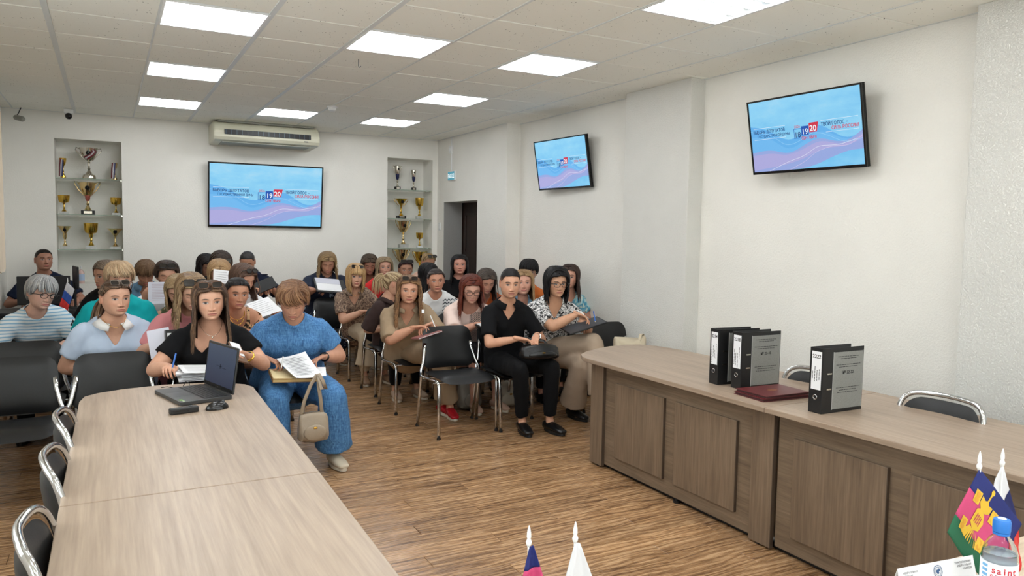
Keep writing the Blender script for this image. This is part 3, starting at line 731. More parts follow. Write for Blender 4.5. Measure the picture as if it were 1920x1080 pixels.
        if not bangs:
            for i in range(60):
                sg = 1 if i % 2 else -1; a0 = sg*R(rs.uniform(0, 34)); a1 = sg*R(rs.uniform(58, 80)); pts = []
                zh = zmin(a0)+rs.uniform(.001, .030); ze = -.03 if st != 'short' else rs.uniform(-.01, .01)
                for k in range(8):
                    s_ = k/7; a = a0+(a1-a0)*min(1, s_*1.7)**.9; zz = zh+(ze-zh)*s_**1.5+.006*math.sin(s_*PI)
                    zz = max(zz, zmin(a)+.002) if s_ < .5 else zz
                    pts.append(rsurf(hair_surf(np.array(a), np.array(min(zz, ztop*.96)), t*.6, tt, wide), .0015)@M.T+Hc)
                cc = mixc(); lock(pts, rs.uniform(.006, .009), cc*.85, cc)
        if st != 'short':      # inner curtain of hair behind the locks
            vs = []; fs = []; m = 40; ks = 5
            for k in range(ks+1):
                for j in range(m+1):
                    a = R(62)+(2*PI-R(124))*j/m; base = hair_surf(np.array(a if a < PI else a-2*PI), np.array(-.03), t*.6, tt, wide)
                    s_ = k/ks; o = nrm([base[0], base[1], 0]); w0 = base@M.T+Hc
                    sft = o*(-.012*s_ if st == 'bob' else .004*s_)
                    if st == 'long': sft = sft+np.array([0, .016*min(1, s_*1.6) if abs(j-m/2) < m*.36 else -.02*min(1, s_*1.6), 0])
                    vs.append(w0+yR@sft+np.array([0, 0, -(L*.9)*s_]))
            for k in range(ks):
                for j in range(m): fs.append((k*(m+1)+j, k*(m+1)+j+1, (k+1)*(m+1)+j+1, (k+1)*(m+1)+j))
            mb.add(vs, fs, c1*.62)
    if st == 'back':
        kz = h.get('kz', .03); knot = np.array([0, .112, kz])
        for i in range(90):
            a = rs.uniform(-PI, PI); z0 = zmin(a)+.002; p0 = hair_surf(np.array(a), np.array(z0), .004, tt, wide); pts = []
            for k in range(9):
                s_ = k/8; q = p0*(1-s_)+knot*s_; r_ = q-np.array([0, .004, 0]); zz = q[2]; rr = math.hypot(r_[0], r_[1])
                an = math.atan2(r_[0], -r_[1]); su = hair_surf(np.array(an), np.array(min(zz+(.045*math.sin(s_*PI) if abs(d(a)) < 100 else 0), ztop*.97)), t+.002, tt, wide)
                pts.append((su*(1-s_**3)+knot*s_**3))
            cc = mixc(); lock([p@M.T+Hc for p in pts], rs.uniform(.006, .010), cc*.8, cc)
        if h.get('tail', .0):
            T = h['tail']
            for i in range(46):
                o = rs.normal(size=3)*.010; pts = []
                for k in range(8):
                    s_ = k/7; p = knot@M.T+Hc+o*(1+s_*1.3)+yR@np.array([h.get('tx', 0)*s_, .055*math.sin(min(1, s_*1.6)*PI/2), 0])+np.array([0, 0, .02*math.sin(s_*PI)-T*s_**1.4]); pts.append(p)
                cc = mixc(); lock(pts, .010, cc, cc*1.1)
        else:
            mb.ell((knot+np.array([0, .012, 0]))@M.T+Hc, (.034, .028, .034), None, 12, c1*.8)
    return mb
# ---- glasses worn or pushed up on the hair
def make_glasses(parent, M, Hc, wide, up, frame, lens, size=1.0, rim=.0022, name=None, rnd=.35):
    g = MB(); l = MB(); w_, h_ = .050*size, .036*size
    if up: Tm = np.array(Matrix.Rotation(R(-38), 3, 'X')); o = np.array([0, -.070, .106 if up is True else up])
    else: Tm = np.eye(3); o = np.array([0, -.106, .000])
    tf = lambda p: (np.asarray(p)@Tm.T+o)@M.T+Hc
    for sx in (-1, 1):
        P = rrect(w_, h_, h_*rnd, 4); pts = [tf((sx*.033*size+a, -.003*abs(0), b)) for a, b in P]
        g.tube(pts, rim, n=6, closed=True)
        l.add([tf((sx*.033*size+a, .0005, b)) for a, b in P], [tuple(range(len(P)))])
        x0 = sx*(.033*size+w_/2)
        tip = (sx*.079*wide, .118, -.012) if up is False or not up else (sx*.085*wide, .095, -.020)
        g.tube([tf((x0, 0, h_*.2)), tf((sx*.080*wide, .016, h_*.2)), tf(tip)], [rim*1.1, rim*1.2, rim], n=6)
    g.tube([tf((-.008*size, 0, .004)), tf((0, -.003, .006)), tf((.008*size, 0, .004))], rim*1.1, n=6)
    o1 = obj(name or ('sunglasses' if up else 'glasses'), g, frame, parent, smooth=True)
    obj('lens', l, lens, o1)
    return o1
M_sunlens = mat('dark_lens', (18, 14, 14), .06, 0, spec=1.0); M_frameb = mat('black_frame', (16, 15, 16), .25)
M_metalf = mat('metal_frame', (120, 108, 96), .3, .8); M_amber = mat('tortoise_frame', (96, 62, 36), .3)
M_clear = glass_mat('clear_lens', (252, 252, 252), 0, 1.02)
# ---- cloth materials
def cloth(name, col, rough=.9, bump=(160, .15), **kw): return mat(name, col, rough, 0, (bump[0], bump[1], .002), spec=.2, **kw)
def pat(name, fn, rough=.85):
    if name in MATS: return MATS[name]
    t = NT(name); t.b.inputs['Roughness'].default_value = rough; t.base(fn(t)); t.bump(t.noise(t.mp(), 140, 3), .12, .002); MATS[name] = t.m; return t.m
def f_stripe(t):
    x = t.xyz(); s = t.math('ADD', x[2], t.math('MULTIPLY', t.noise(t.mp(), 4, 2), .03)); q = t.math('PINGPONG', s, .012)
    return t.mix(t.math('LESS_THAN', q, .0046), (226, 232, 236), (140, 186, 214))
def f_leo(t):
    v = t.n('ShaderNodeTexVoronoi'); v.inputs['Scale'].default_value = 52; t.l(t.mp((1, 1, .7)), v.inputs['Vector'])
    n = t.noise(t.mp(), 60, 2); m = t.math('GREATER_THAN', t.math('ADD', v.outputs['Distance'], t.math('MULTIPLY', n, .7)), .95)
    m2 = t.math('LESS_THAN', t.math('ADD', v.outputs['Distance'], t.math('MULTIPLY', n, .4)), .36)
    return t.mix(t.math('MAXIMUM', m, m2), (206, 164, 122), (34, 22, 18))
def f_zig(t):
    x = t.xyz(); zz = t.math('ADD', x[2], t.math('MULTIPLY', t.math('PINGPONG', x[0], .022), .9)); s = t.math('LESS_THAN', t.math('PINGPONG', zz, .016), .0068)
    n = t.math('GREATER_THAN', t.noise(t.mp(), 90, 2), .42)
    mk = t.math('MULTIPLY', t.math('LESS_THAN', t.math('ABSOLUTE', x[0]), .115), t.math('MULTIPLY', t.math('GREATER_THAN', x[2], .66), t.math('LESS_THAN', x[2], .93)))
    return t.mix(t.math('MULTIPLY', t.math('MULTIPLY', s, n), mk), (234, 234, 233), (50, 58, 68))
def f_bw(t):
    n = t.noise(t.mp(), 46, 4, .75, 1.2); return t.mix(t.math('GREATER_THAN', n, .5), (232, 230, 228), (24, 24, 26))
def f_snake(t):
    n = t.noise(t.mp(), 26, 5, .75, 2.0); return t.ramp(n, [(.38, (52, 38, 33)), (.47, (110, 88, 76)), (.54, (158, 132, 112)), (.66, (188, 166, 140))])
def f_dots(t):
    x = t.xyz(); a = t.math('PINGPONG', t.math('ADD', x[0], x[2]), .0085); b = t.math('PINGPONG', t.math('SUBTRACT', x[0], x[2]), .0085)
    m = t.math('LESS_THAN', t.math('ADD', a, b), .0085)
    mk = t.math('MULTIPLY', t.math('LESS_THAN', t.math('ABSOLUTE', x[0]), .125), t.math('MULTIPLY', t.math('LESS_THAN', x[2], .88), t.math('LESS_THAN', x[1], -.0)))
    return t.mix(t.math('MULTIPLY', m, mk), (233, 208, 197), (34, 26, 30))
def f_floral(t):
    n = t.noise(t.mp(), 13, 3, .6, .8); m = t.noise(t.mp((1, 1, 1), (3, 1, 2)), 20, 3)
    c = t.ramp(n, [(.40, (208, 222, 218)), (.50, (150, 205, 214)), (.58, (52, 142, 178)), (.66, (196, 212, 200))]); return t.mix(t.math('GREATER_THAN', m, .63), c, (110, 130, 120))
def f_blue(t):
    f = t.noise(t.mp((70, 70, 5)), 3, 3, .6); g = t.noise(t.mp((9, 9, 40)), 3, 3)
    c = t.ramp(t.math('ADD', t.math('MULTIPLY', f, .7), t.math('MULTIPLY', g, .3)), [(.34, (44, 82, 130)), (.5, (72, 124, 176)), (.66, (104, 156, 204))]); return c
def f_navyf(t):
    n = t.noise(t.mp(), 17, 3, .7, .5); x = t.xyz(); mk = t.math('MULTIPLY', t.math('GREATER_THAN', n, .59), t.math('MAXIMUM', t.math('LESS_THAN', x[2], .66), t.math('MULTIPLY', t.math('GREATER_THAN', x[0], .03), t.math('LESS_THAN', x[2], .84))))
    return t.mix(mk, (22, 32, 54), (150, 162, 176))
def f_pal(t):
    x = t.xyz(); z = t.math('PINGPONG', t.math('ADD', x[2], t.math('MULTIPLY', t.math('PINGPONG', x[0], .014), 1.0)), .010); return t.mix(t.math('LESS_THAN', z, .0042), (214, 212, 206), (44, 42, 44))
# ---- the figure
def ik(S, T, a, b, pole):
    S, T = np.asarray(S, float), np.asarray(T, float); v = T-S; L = np.linalg.norm(v)
    if L > (a+b)*.995: T = S+v/L*(a+b)*.995; v = T-S; L = np.linalg.norm(v)
    u = v/L; x = (a*a-b*b+L*L)/(2*L); h = math.sqrt(max(0, a*a-x*x)); p = nrm(np.asarray(pole)-u*np.dot(pole, u))
    return S+u*x+p*h, T
PEOPLE = []
def person(label, seat, head, dy=0, pitch=0, roll=0, twist=None, g=1.0, male=False, wide=1.0, sk=(214, 168, 142), hair=None, eyes='open', lip=(176, 92, 88), brow=(70, 50, 38),
           top=None, neck='crew', sl=.7, bot=None, skirt=0, lh=None, rh=None, pose=('rest', 'rest'), pl=(None, None), pr=(None, None), legs=None, bust=1.0, shoes=None, detail=True, glasses=None, stubble=0, seed=0,
           collar=None, sw=1.0, neckl=1.0, iris=(70, 50, 38), crossleg=False, belly=0, shinbare=True, long_top=False, topm2=None, hs=1.0, flare=0, legw=1.0):
    rs = np.random.RandomState(seed+11); random.seed(seed)
    cx, cy = seat; root = empty('person', label, 'person', (cx, cy, 0)); sk = srgb(sk)
    Hc = np.array([head[0]-cx, head[1]-cy, head[2]]); yaw = -math.atan2(head[0], head[1])+R(dy)
    M = rotm(yaw, R(pitch), R(roll))*hs
    if twist is None: twist = yaw*.45
    ag = g**.8
    N = Hc+M@np.array([0, .038, -.105])/1.0+np.array([0, .020, -.036*neckl])
    P0 = np.array([Hc[0]*.12, .075, .50]); mid = (P0+N)/2+np.array([0, .055, .02]); fd = nrm([math.sin(twist), -math.cos(twist), 0]); sx = np.array([math.cos(twist), math.sin(twist), 0])
    def sp(t): return (1-t)**2*P0+2*t*(1-t)*mid+t*t*N
    def torso(mb, inf, t0=-.06, t1=1.0, lo=0):
        tb = [(-.06, .178, .125), (.05, .188, .135), (.28, .160, .118), (.5, .160, .118), (.68, .166, .118), (.8, .168, .105), (.88, .152, .085), (.94, .122, .072), (1.0, .068, .060)]
        if male: tb = [(-.06, .165, .12), (.05, .17, .125), (.28, .155, .115), (.5, .168, .122), (.68, .182, .125), (.8, .188, .11), (.88, .168, .09), (.94, .125, .076), (1.0, .072, .064)]
        pts, rr = [], []
        for t, a, b in tb:
            if t < t0-1e-6 or t > t1+1e-6: continue
            gg = g if t < .85 else 1+(g-1)*.4; bl = belly*G(t, .3, .22)
            w1 = a*gg*(sw if t > .6 else 1)+inf+lo*G(t, .2, .3); pts.append(sp(t)+fd*(bl*.5)); rr.append((w1, b*gg+bl*.5+inf+lo*G(t, .2, .3)*.6))
        mb.tube(pts, rr, side=sx, n=26, flat=True)
        if not male and t1 > .6:
            for s in (-1, 1): mb.ell(sp(.60)+fd*(.075*g*bust)+sx*s*.078*g, (.068*g*bust**.5+inf, .058*g*bust+inf, .066*g+inf), None, 16)
    Sh = [sp(.86)+sx*s*(.146*(1+(g-1)*.5)*sw*(1.12 if male else 1))+np.array([0, 0, -.022]) for s in (-1, 1)]
    ua, fa = (.29, .25) if male else (.265, .235); ua *= .98
    tg = [lh, rh]; E = []; Wr = []
    for i in (0, 1):   # 0 = image-left arm (person's right), 1 = image-right arm
        s = -1 if i == 0 else 1
        T = np.array(tg[i])-np.array([cx, cy, 0]) if tg[i] is not None else np.array([s*.07+Hc[0]*.3, -.20, .665])
        pole = np.array([s*.75, .35, -.7]); e, t_ = ik(Sh[i], T, ua, fa, pole); E.append(e); Wr.append(t_)
    body = MB(); torso(body, -.002)
    body.tube([N+np.array([0, .01, -.02]), (N+Hc+M@np.array([0, .025, -.07]))/2, Hc+M@np.array([0, .022, -.055])], [(.062 if male else .053)*g**.5, (.058 if male else .047)*g**.4, (.058 if male else .047)*g**.4], n=16)
    for i in (0, 1):
        m1 = (Sh[i]+E[i])/2; m2 = E[i]+(Wr[i]-E[i])*.35
        body.tube([Sh[i]-np.array([0, 0, .004]), Sh[i]*.75+E[i]*.25, m1, E[i]], [.049*ag, .051*ag, .047*ag, .039*ag], n=14)
        body.tube([E[i], m2, E[i]+(Wr[i]-E[i])*.75, Wr[i]], [.039*ag, .040*ag, .030*ag**.7, (.025, .020)], n=14)
    lg = legs or [((-.11, -.40, .50), (-.11, -.37, .10)), ((.11, -.40, .50), (.11, -.37, .10))]
    hips = [P0+sx*s*.085+np.array([0, -.02, .02]) for s in (-1, 1)]
    kn = [np.array(l[0], float)+np.array([P0[0], 0, 0]) for l in lg]; an = [np.array(l[1], float)+np.array([P0[0], 0, 0]) for l in lg]
    for i in (0, 1):
        body.tube([hips[i], hips[i]*.5+kn[i]*.5, kn[i]], [.082*ag, .070*ag, .052*ag**.7], n=14)
        body.tube([kn[i], kn[i]*.65+an[i]*.35+np.array([0, .012, 0]), an[i]+np.array([0, 0, .02])], [.052*ag**.7, .050*ag**.7, .032], n=14)
        toe = nrm(np.array([an[i][0]-kn[i][0]*.0-an[i][0]*1.0+(.15 if i else -.15), -1, 0])); fz = an[i].copy(); fz[2] = max(.022, an[i][2]-.065)
        body.tube([an[i], fz+toe*.02+np.array([0, 0, .012]), fz+toe*.09, fz+toe*.15], [.034, (.036, .032), (.040, .022), (.034, .014)], n=12)
    V, F = remesh(body, .0115, 2)
    sm = MB(); sm.add(V, F, sk*np.array([1, .98, .97]))
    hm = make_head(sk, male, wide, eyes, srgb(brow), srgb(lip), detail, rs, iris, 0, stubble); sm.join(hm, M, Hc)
    for i in (0, 1):
        d = nrm(Wr[i]-E[i]); pp = (pl, pr)[i]
        dr = nrm(pp[0]) if pp[0] is not None else nrm(d*.6+np.array([0, -.15, -.25])); pm = pp[1] if pp[1] is not None else (0, -.25, -1)
        put_hand(sm, Wr[i], dr, pm, pose[i], i == 1, .90 if not male else 1.0, sk*np.array([1, .95, .93]))
    obj('body', sm, M_skin, root, smooth=True, colattr=True)
    if hair:
        hair = dict(hair); hair['sk'] = sk; hm = make_hair(hair, wide, M, Hc, yaw, rs); obj('hair', hm, M_hair, root, smooth=True, colattr=True)
    # upper garment
    inf = .013
    tmb = MB(); torso(tmb, inf, lo=.012)
    if sl > 0:
        for i in (0, 1):
            ax = E[i]-Sh[i]
            if sl <= 1: tmb.tube([Sh[i]+np.array([0, 0, .0]), Sh[i]+ax*sl*.5, Sh[i]+ax*sl], [.050*ag+inf, .054*ag+inf, .050*ag+inf+.008], n=16, rnd=False)
            else:
                q = Wr[i]-E[i]; tmb.tube([Sh[i], Sh[i]+ax*.5, E[i]], [.050*ag+inf, .052*ag+inf, .043*ag+inf], n=16)
                tmb.tube([E[i], E[i]+q*(sl-1)], [.043*ag+inf, .036*ag+inf+.004], n=16, rnd=False)
            tmb.ell(Sh[i], (.045*ag+inf,)*3, None, 14)
    V, F = remesh(tmb, .0125, 7); V = wrinkle(V, F, .017, rs)
    up = nrm(N-sp(.8)); rel = V-N; hx = rel@sx; hh = rel@up; fw = rel@fd; AX = np.abs(hx); front = fw > -.01
    cut = np.where(front, {'crew': -.020+(AX/.085)**2*.05, 'V': -.13+AX*1.5, 'vdeep': -.17+AX*1.9, 'scoop': -.085+(AX/.10)**2*.09, 'wide': -.06+(AX/.12)**2*.06,
        'square': np.where(AX < .098, -.115+.018*np.cos(AX*60), .2), 'strap': np.where((AX > .083)&(AX < .094), .2, -.10+(AX/.1)**2*.04), 'tank': np.where((AX > .06)&(AX < .11), .2, -.06+(AX/.1)**2*.02)}[neck],
        {'strap': -.12, 'tank': -.04, 'wide': -.02}.get(neck, -.005))
    lim = {'wide': .125, 'square': .1, 'strap': .5, 'tank': .5}.get(neck, .095)
    if neck == 'strap': cut = np.where((AX > .098)&(hh > -.11), -.5, cut)
    kill = (hh > cut)&(AX < lim)&(fw > -.12) if neck != 'strap' else (hh > cut)
    fk = [f for f in F if not all(kill[list(f)])]
    # smooth the open edge
    bm = bmesh.new(); vv = [bm.verts.new(p) for p in V]
    for f in fk: bm.faces.new([vv[i] for i in f])
    bmesh.ops.delete(bm, geom=[v for v in bm.verts if not v.link_faces], context='VERTS')
    for it in range(6):
        nw = {}
        for v in bm.verts:
            if v.is_boundary:
                nb = [e.other_vert(v).co for e in v.link_edges if e.is_boundary]
                if len(nb) >= 2: nw[v] = (v.co+(nb[0]+nb[1])/2)/2
        for v, c in nw.items(): v.co = c
    for f in bm.faces: f.smooth = True
    me = bpy.data.meshes.new('top'); bm.to_mesh(me); bm.free(); me.materials.append(top)
    tn = {'long': 'shirt'}.get('x', 'blouse' if not male else 'shirt'); to = obj(tn, me, None, root)
    so = to.modifiers.new('thick', 'SOLIDIFY'); so.thickness = .004; so.offset = -1
    if collar:
        cm = MB(); P = []
        for lvl in range(3):
            for k in range(25):
                a = R(24)+(2*PI-R(48))*k/24; r_ = (.060, .070, .112)[lvl]*(1+(g-1)*.3); zz = (-.006, .008, -.034-.018*math.cos(a)*(1 if math.cos(a) > 0 else .2))[lvl]
                r_ = r_*(1 if lvl < 2 else 1)
                P.append(N+sx*(math.sin(a)*r_)+fd*(math.cos(a)*r_*.95+.004)+up*zz+np.array([0, 0, -.035*max(0, math.cos(a))]))
        cm.add(P, [(l*25+k, l*25+k+1, (l+1)*25+k+1, (l+1)*25+k) for l in range(2) for k in range(24)])
        co = obj('collar', cm, collar, root, smooth=True); so = co.modifiers.new('thick', 'SOLIDIFY'); so.thickness = .003; so.offset = 0
    # lower garment
    if bot is not None:
        b = MB(); torso(b, inf*.6, t1=.28)
        inf2 = .012
        for i in (0, 1):
            b.tube([hips[i], hips[i]*.5+kn[i]*.5, kn[i]], [.088*ag+inf2, (.078*ag+inf2)*legw, (.058*ag+inf2)*legw], n=16)
            if skirt != 1:
                e_ = an[i]+np.array([0, 0, .035]); b.tube([kn[i], kn[i]*.5+e_*.5, e_], [(.058*ag+inf2)*legw, (.056*ag+inf2)*legw+flare*.3, .046+inf2*.6+flare], n=16, rnd=False)
        if skirt:
            km = (kn[0]+kn[1])/2; b.tube([P0, P0*.5+km*.5, km+np.array([0, .02, -.005])], [(.17*ag, .09), (.17*ag, .085), (.15, .07)], side=sx, n=20)
            if skirt > 1:
                am = (an[0]+an[1])/2; am[2] = .20+.0*am[2]; b.tube([km, km*.5+am*.5, am], [(.17, .08), (.185, .10), (.21, .13)], side=sx, n=20, rnd=False)
        V, F = remesh(b, .0135, 3); V = wrinkle(V, F, .014, rs, 26); fl = V[:, 2] < .015; V[fl, 2] = .015
        mb2 = MB(); mb2.add(V, F); obj('skirt' if skirt else 'trousers', mb2, bot, root, smooth=True)
    if shoes is None: shoes = mat('black_shoe', (13, 13, 14), .28) if seed % 3 else mat('beige_shoe', (176, 150, 126), .5)
    if shoes is not None:
        for i in (0, 1):
            toe = nrm(np.array([(.15 if i else -.15), -1, 0])); a = an[i].copy(); sd = np.cross(toe, (0, 0, 1)); z0 = max(.0, a[2]-.095)
            s = MB(); o = np.array([a[0], a[1], z0])
            s.tube([o-toe*.045+np.array([0, 0, .045]), o+np.array([0, 0, .05]), o+toe*.06+np.array([0, 0, .045]), o+toe*.12+np.array([0, 0, .036]), o+toe*.17+np.array([0, 0, .03])], [(.034, .036), (.040, .042), (.044, .034), (.046, .026), (.036, .018)], side=sd, n=16, flat=True)
            so_ = obj('shoe', s, shoes, root, smooth=True)
            sl_ = MB(); out = []
            for k in range(24):
                q = 2*PI*k/24; ln = .062+.125*math.cos(q); wd = (.044 if math.cos(q) > 0 else .036)*math.sin(q); out.append(o+toe*ln+sd*wd)
            sl_.add([p+np.array([0, 0, .0]) for p in out]+[p+np.array([0, 0, .022]) for p in out], [tuple(range(24)), tuple(range(24, 48))[::-1]]+[(k, 24+k, 24+(k+1) % 24, (k+1) % 24) for k in range(24)])
            obj('sole', sl_, mat('shoe_sole_dark', (20, 20, 20), .6) if shoes.name.startswith('black') else mat('shoe_sole_cream', (214, 204, 186), .6), so_)
    if glasses:
        make_glasses(root, M, Hc, wide, **glasses)
    return dict(root=root, N=N, Hc=Hc, W=Wr, E=E, Sh=Sh, M=M, fd=fd, sx=sx, sp=sp, an=an, kn=kn)
def put(o, pr):  # position helper: a point in the person's frame to world
    return (pr['root'].location.x+o[0], pr['root'].location.y+o[1], o[2])
# ================================================================ chairs
def pad(w, h, th, curve, bulge, nx=16, nz=10, r=.07, taper=.0):
    """upholstered pad: rounded rectangle w x h in x,z, thickness th, curved about the vertical (curve) with bulged face towards -y"""
    mb = MB(); V = []; ring = []
    def outline(u, v):   # square to rounded rectangle
        x, z = u*w/2, v*h/2
        cx_, cz_ = w/2-r, h/2-r
        if abs(x) > cx_ and abs(z) > cz_:
            dx, dz = abs(x)-cx_, abs(z)-cz_; m = max(dx, dz); L = math.hypot(dx, dz)
            k = m/L if L else 1; x = math.copysign(cx_+dx*k, x); z = math.copysign(cz_+dz*k, z)
        x *= 1-taper*(z/h+.5)
        return x, z
    for side in (0, 1):
        for j in range(nz+1):
            for i in range(nx+1):
                u, v = -1+2*i/nx, -1+2*j/nz; x, z = outline(u, v); e = max(abs(u), abs(v))
                y = curve*(1-(2*x/w)**2); k = (1-e**6)
                y += (-(th*.5+bulge*(1-u*u)*(1-v*v)))*k if side == 0 else th*.5*k
                V.append((x, y, z))
    n1 = (nx+1)*(nz+1); F = []
    for s in (0, 1):
        for j in range(nz):
            for i in range(nx):
                a = s*n1+j*(nx+1)+i; q = (a, a+1, a+nx+2, a+nx+1); F.append(q if s == 0 else q[::-1])
    mb.add(V, F); return mb
def make_chair(label):
    e = empty('stacking_chair', label, 'chair', (0, 0, 0))
    sp_ = pad(.47, .43, .045, .0, .012); V = sp_.V()
    # lay the pad flat: x, z->y ; y-> -z
    W = np.stack([V[:, 0], V[:, 2]-.005, .452-V[:, 1]*1.0-.030*np.clip((-V[:, 2]-.12)/.1, 0, 1)**2-.012*(1-np.clip(np.abs(V[:, 0])/.2, 0, 1)**2)], 1); sp_.v = [W]
    obj('seat', sp_, M_leath, e, smooth=True)
    bk = pad(.475, .335, .042, .030, .008, r=.075, taper=.10); V = bk.V(); z = V[:, 2]+.640; y = V[:, 1]+.205+(z-.47)*.20; bk.v = [np.stack([V[:, 0], y, z], 1)]
    b = obj('backrest', bk, M_leath, e, smooth=True)
    # side frames: front leg, side rail and the upright
    for s in (-1, 1):
        x = s*.262
        obj('leg', MB().tube([(x+s*.006, -.222, 0), (x+s*.004, -.214, .2), (x, -.205, .40), (x, -.195, .425), (x, -.170, .438), (x, -.14, .440)], [(.0145, .009)]*6, n=10, rnd=False), M_chrome, e, smooth=True)
        obj('leg', MB().tube([(x+s*.004, .235, 0), (x, .200, .25), (x-s*.002, .175, .42), (x-s*.004, .178, .47), (x-s*.028, .195, .53), (x-s*.05, .225, .62), (x-s*.06, .24, .68)], [(.0145, .009)]*7, n=10, rnd=False), M_chrome, e, smooth=True)
        obj('side_rail', MB().tube([(x, -.15, .440), (x, .0, .432), (x, .178, .428)], [(.012, .009)]*3, n=10), M_chrome, e, smooth=True)
    obj('crossbar', MB().tube([(-.26, -.10, .415), (.26, -.10, .415)], .009, n=8).tube([(-.26, .13, .415), (.26, .13, .415)], .009, n=8), M_chrome, e, smooth=True)
    for s in (-1, 1):
        for y in (-.222, .235):
            obj('foot_cap', MB().tube([(s*.268, y, .0), (s*.267, y, .018)], [(.0165, .011)]*2, n=8, rnd=False), M_plast, e)
    return e
CH = make_chair('x'); CH_used = [False]
def chair(x, y, label, group=None, rz=0):
    if not CH_used[0]:
        CH_used[0] = True; CH.location = (x, y, 0); CH.rotation_euler = (0, 0, rz); CH['label'] = label
        if group: CH['group'] = group
        return CH
    c = dup(CH, (x, y, 0), label, group, rz)
    if group is None and 'group' in c: del c['group']
    return c
def make_office_chair(label):
    """chrome tube loop round the backrest, cantilever base"""
    e = empty('conference_chair', label, 'chair', (0, 0, 0))
    sp_ = pad(.46, .44, .05, 0, .012); V = sp_.V(); sp_.v = [np.stack([V[:, 0], V[:, 2], .455-V[:, 1]], 1)]; obj('seat', sp_, M_leath, e, smooth=True)
    bk = pad(.39, .36, .05, .045, .012, r=.09); V = bk.V(); z = V[:, 2]+.628; bk.v = [np.stack([V[:, 0], V[:, 1]+.185+(z-.46)*.16, z], 1)]; obj('backrest', bk, M_leath, e, smooth=True)
    P = []
    top = [(-.215, .215, .50), (-.215, .21, .62), (-.212, .225, .73), (-.195, .245, .795), (-.14, .27, .826), (0, .29, .832), (.14, .27, .826), (.195, .245, .795), (.212, .225, .73), (.215, .21, .62), (.215, .215, .50)]
    obj('back_frame', MB().tube(spl(top), .0125, n=12), M_chrome, e, smooth=True)
    for s in (-1, 1):
        obj('leg', MB().tube(spl([(s*.225, .215, .50), (s*.235, .19, .45), (s*.24, .05, .43), (s*.24, -.17, .425), (s*.24, -.215, .40), (s*.24, -.225, .34), (s*.245, -.23, .05), (s*.245, -.22, .015), (s*.245, -.16, .0125), (s*.245, .22, .0125)], 3), .0125, n=10), M_chrome, e, smooth=True)
        continue
        arm = [(s*.24, -.17, .43), (s*.27, -.19, .52), (s*.275, -.15, .63), (s*.272, 0, .66), (s*.262, .17, .66), (s*.235, .215, .64)]
        obj('armrest', MB().tube(arm, .012, n=10), M_chrome, e, smooth=True)
    obj('floor_bar', MB().tube([(-.245, .22, .012), (.245, .22, .012)], .0125, n=10), M_chrome, e, smooth=True)
    return e
OC = make_office_chair('black chair with a chrome rim beside the wood table, nearest the camera')
OC.location = (-.02+.02, 2.28, 0); OC.rotation_euler = (0, 0, R(90)); OC['group'] = 'chrome rimmed chairs along the left table'
# chairs tucked in along the left table face it (+x)
OC.location = (.075, 2.225, 0)
dup(OC, (.085, 2.90, 0), 'middle of the three chrome rimmed chairs along the left side of the wood table')
dup(OC, (.09, 3.50, 0), 'farthest of the three chrome rimmed chairs beside the wood table')
g2 = 'chrome rimmed chairs behind the right desk'
dup(OC, (3.34, 2.955, 0), 'chrome rimmed black chair behind the desk, its top showing beside the lone folder', g2, R(-90))
dup(OC, (3.32, 2.19, 0), 'chrome rimmed black chair behind the desk, nearest the camera', g2, R(-90))

# ================================================================ the left table
def ctop(poly, z, th=.028): return MB().prism(poly, z-th, z)
t = empty('meeting_table', 'long pale oak meeting table with rounded far end holding the laptop', 'table', (.25, 3.2, 0))
def LT(p): return [(x-.25, y-3.2) for x, y in p]
P2 = [(-.145, 2.59), (.638, 2.59), (.668, 4.0), (.672, 4.15), (.645, 4.235), (.585, 4.29), (.45, 4.365), (.25, 4.395), (.05, 4.355), (-.06, 4.30), (-.115, 4.24), (-.135, 4.12)]
P1 = [(-.15, 1.20), (.605, 1.20), (.638, 2.586), (-.145, 2.586)]
obj('tabletop', ctop(LT(P2), .752), M_top, t, bevel=.003); obj('tabletop', ctop(LT(P1), .752), M_top, t, bevel=.003)
for (x, y) in ((.30, 4.0), (.30, 2.7), (.30, 1.3)):
    obj('leg_panel', MB().box((x-.25, y-3.2-.012, 0), (x+.25-.25, y-3.2+.012, .724)), M_base, t, bevel=.002)
obj('modesty_panel', MB().box((.10, -1.9, .25), (.116, .8, .724)), M_base, t)
# ================================================================ the right desk
d = empty('long_desk', 'long grey oak desk with raised front panels and rounded left end', 'desk', (3.3, 2.8, 0))
def RT(p): return [(x-3.3, y-2.8) for x, y in p]
T1 = [(2.862, 2.655), (3.72, 2.655), (3.735, 3.4), (3.735, 4.05), (3.72, 4.32), (3.68, 4.50), (3.60, 4.605), (3.48, 4.635), (3.33, 4.62), (3.17, 4.56), (3.02, 4.475), (2.92, 4.39), (2.868, 4.29), (2.855, 4.18), (2.858, 3.6)]
T2 = [(2.90, .4), (3.66, .4), (3.70, 1.9), (3.72, 2.651), (2.862, 2.651), (2.885, 1.9)]
obj('desktop', ctop(RT(T1), .75, .027), M_top, d, bevel=.003); obj('desktop', ctop(RT(T2), .75, .027), M_top, d, bevel=.003)
bx0, bx1 = 2.962, 3.55
bm_ = MB(); bm_.box((bx0-3.3, 2.70-2.8, .028), (bx0+.018-3.3, 4.27-2.8, .723)); obj('front_board', bm_, M_baseh, d)
bm_ = MB(); bm_.box((bx0-3.3, .5-2.8, .028), (bx0+.018-3.3, 2.64-2.8, .723)); obj('front_board', bm_, M_baseh, d)
obj('end_panel', MB().box((bx0-.016-3.3, 4.27-2.8, .012), (bx1-3.3, 4.292-2.8, .723)), M_base, d, bevel=.002)
